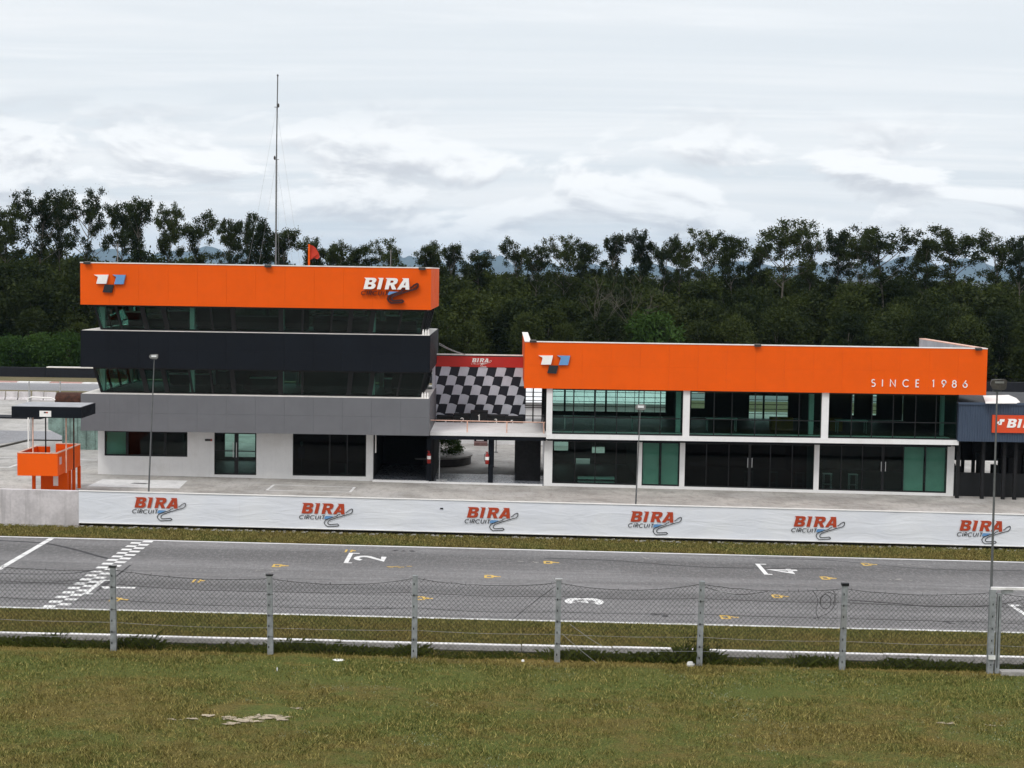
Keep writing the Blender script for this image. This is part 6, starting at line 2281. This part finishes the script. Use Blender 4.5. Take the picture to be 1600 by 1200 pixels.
# two dead bare trees
def dead_tree(px, pytop, y, lab, seed):
    random.seed(seed)
    x = X(px, y, 500); H = Z(px, pytop, y)
    t = empty('dead_tree', (x, y, -0.05), lab, 'tree', 'dead bare trees')
    mb = MB()
    q = limb(mb, (x, y, -0.1), (0.05, 0, 1), H * 0.5, 0.10, 0.07, M['deadbark'], 6, 0.06, 5)
    ob('trunk', mb, t)
    mb = MB()

    def rec(p, d, ln, r, dep):
        q = limb(mb, p, d, ln, r, r * 0.55, M['deadbark'], 4, 0.13, 4)
        if dep == 0:
            return
        for _ in range(3):
            s = random.randint(2, 4)
            dd = (q[s] - q[s - 1]).normalized() + Vector((random.gauss(0, .55), random.gauss(0, .4), random.uniform(-0.1, .5)))
            rec(q[s], dd, ln * random.uniform(0.5, 0.75), r * 0.55, dep - 1)
    for a_ in (-0.5, 0.1, 0.55):
        rec(q[-1], Vector((a_, random.uniform(-.6, 0), 1)), H * 0.3, 0.055, 3)
    rec(q[3], Vector((0.8, -0.4, 0.8)), H * 0.22, 0.04, 2)
    ob('branches', mb, t)


dead_tree(945, 438, 180.2, 'dead pale tree with bare forked branches, left of the fresh green bush', 5)
dead_tree(985, 450, 181.2, 'smaller dead bare tree right behind the larger dead one', 9)
random.seed(99)

# ------------------------------------------------------------------ far hills
def hill(px0, px1, peaks, Y, lab_name, depth=1500):
    mb = MB()
    n = 60
    vs_, fs = [], []
    hs = []
    for i in range(n + 1):
        px = px0 + (px1 - px0) * i / n
        h = 0
        for pc_, pt, pw_ in peaks:
            d_ = abs(px - pc_) / pw_
            hor = 412.4 + px * 0.0157
            h = max(h, (hor - pt) * max(0, 1 - d_ ** 1.8))
        h += 2.2 * mnoise.noise(Vector((px * 0.11, Y, 0))) + 1.3 * mnoise.noise(Vector((px * 0.37, Y, 1)))
        hs.append(max(h, 1.5))
    for j, (dy_, k) in enumerate(((-depth, 0.0), (-depth * 0.45, 0.55), (-depth * 0.12, 0.93), (0, 1.0), (depth * 0.8, 0.35), (depth * 1.4, 0.0))):
        for i in range(n + 1):
            px = px0 + (px1 - px0) * i / n
            x = (px - 813) / FPX * Y
            z = 12 + hs[i] / FPX * Y if k > 0 else -2
            z = -2 + (z + 2) * k + (5 * mnoise.noise(Vector((i * 0.6, j * 2.0, Y))) if 0 < k < 1 else 0)
            vs_.append((x, Y + dy_, z))
    m_ = 6
    for j in range(m_ - 1):
        for i in range(n):
            a_ = j * (n + 1) + i
            fs.append((a_, a_ + 1, a_ + n + 2, a_ + n + 1))
    mb.add(vs_, fs, M['mountain'])
    ob('hill', mb, kind='structure', smooth=True)


hill(-60, 470, [(190, 388, 60), (300, 392, 70), (350, 385, 50), (60, 396, 70), (420, 392, 60)], 13800, 'a')
hill(560, 760, [(638, 391, 22), (665, 400, 30), (612, 404, 20), (700, 403, 30)], 13000, 'b')
hill(720, 1000, [(780, 392, 26), (805, 400, 25), (745, 407, 25), (860, 408, 60), (940, 412, 50)], 14200, 'c')
hill(980, 1700, [(1040, 412, 60), (1180, 408, 90), (1290, 412, 60), (1440, 400, 60), (1530, 404, 60), (1390, 406, 40), (1640, 404, 80)], 13500, 'd')

# ------------------------------------------------------------------ air
HAZE = True
if HAZE:
    hz = bpy.data.materials.new('haze')
    hz.use_nodes = True
    hz.node_tree.nodes.clear()
    k = NT(hz.node_tree)
    pvv = k.n('ShaderNodeVolumePrincipled', ins={'Color': (0.50, 0.74, 1.0), 'Density': 0.000045, 'Anisotropy': 0.2})
    k.n('ShaderNodeOutputMaterial', ins={'Volume': pvv.outputs[0]})
    b = MB().box(-9000, 9000, -200, 17500, -3, 330, hz)
    ob('haze', b, kind='stuff', label='thin blue air over the distance')
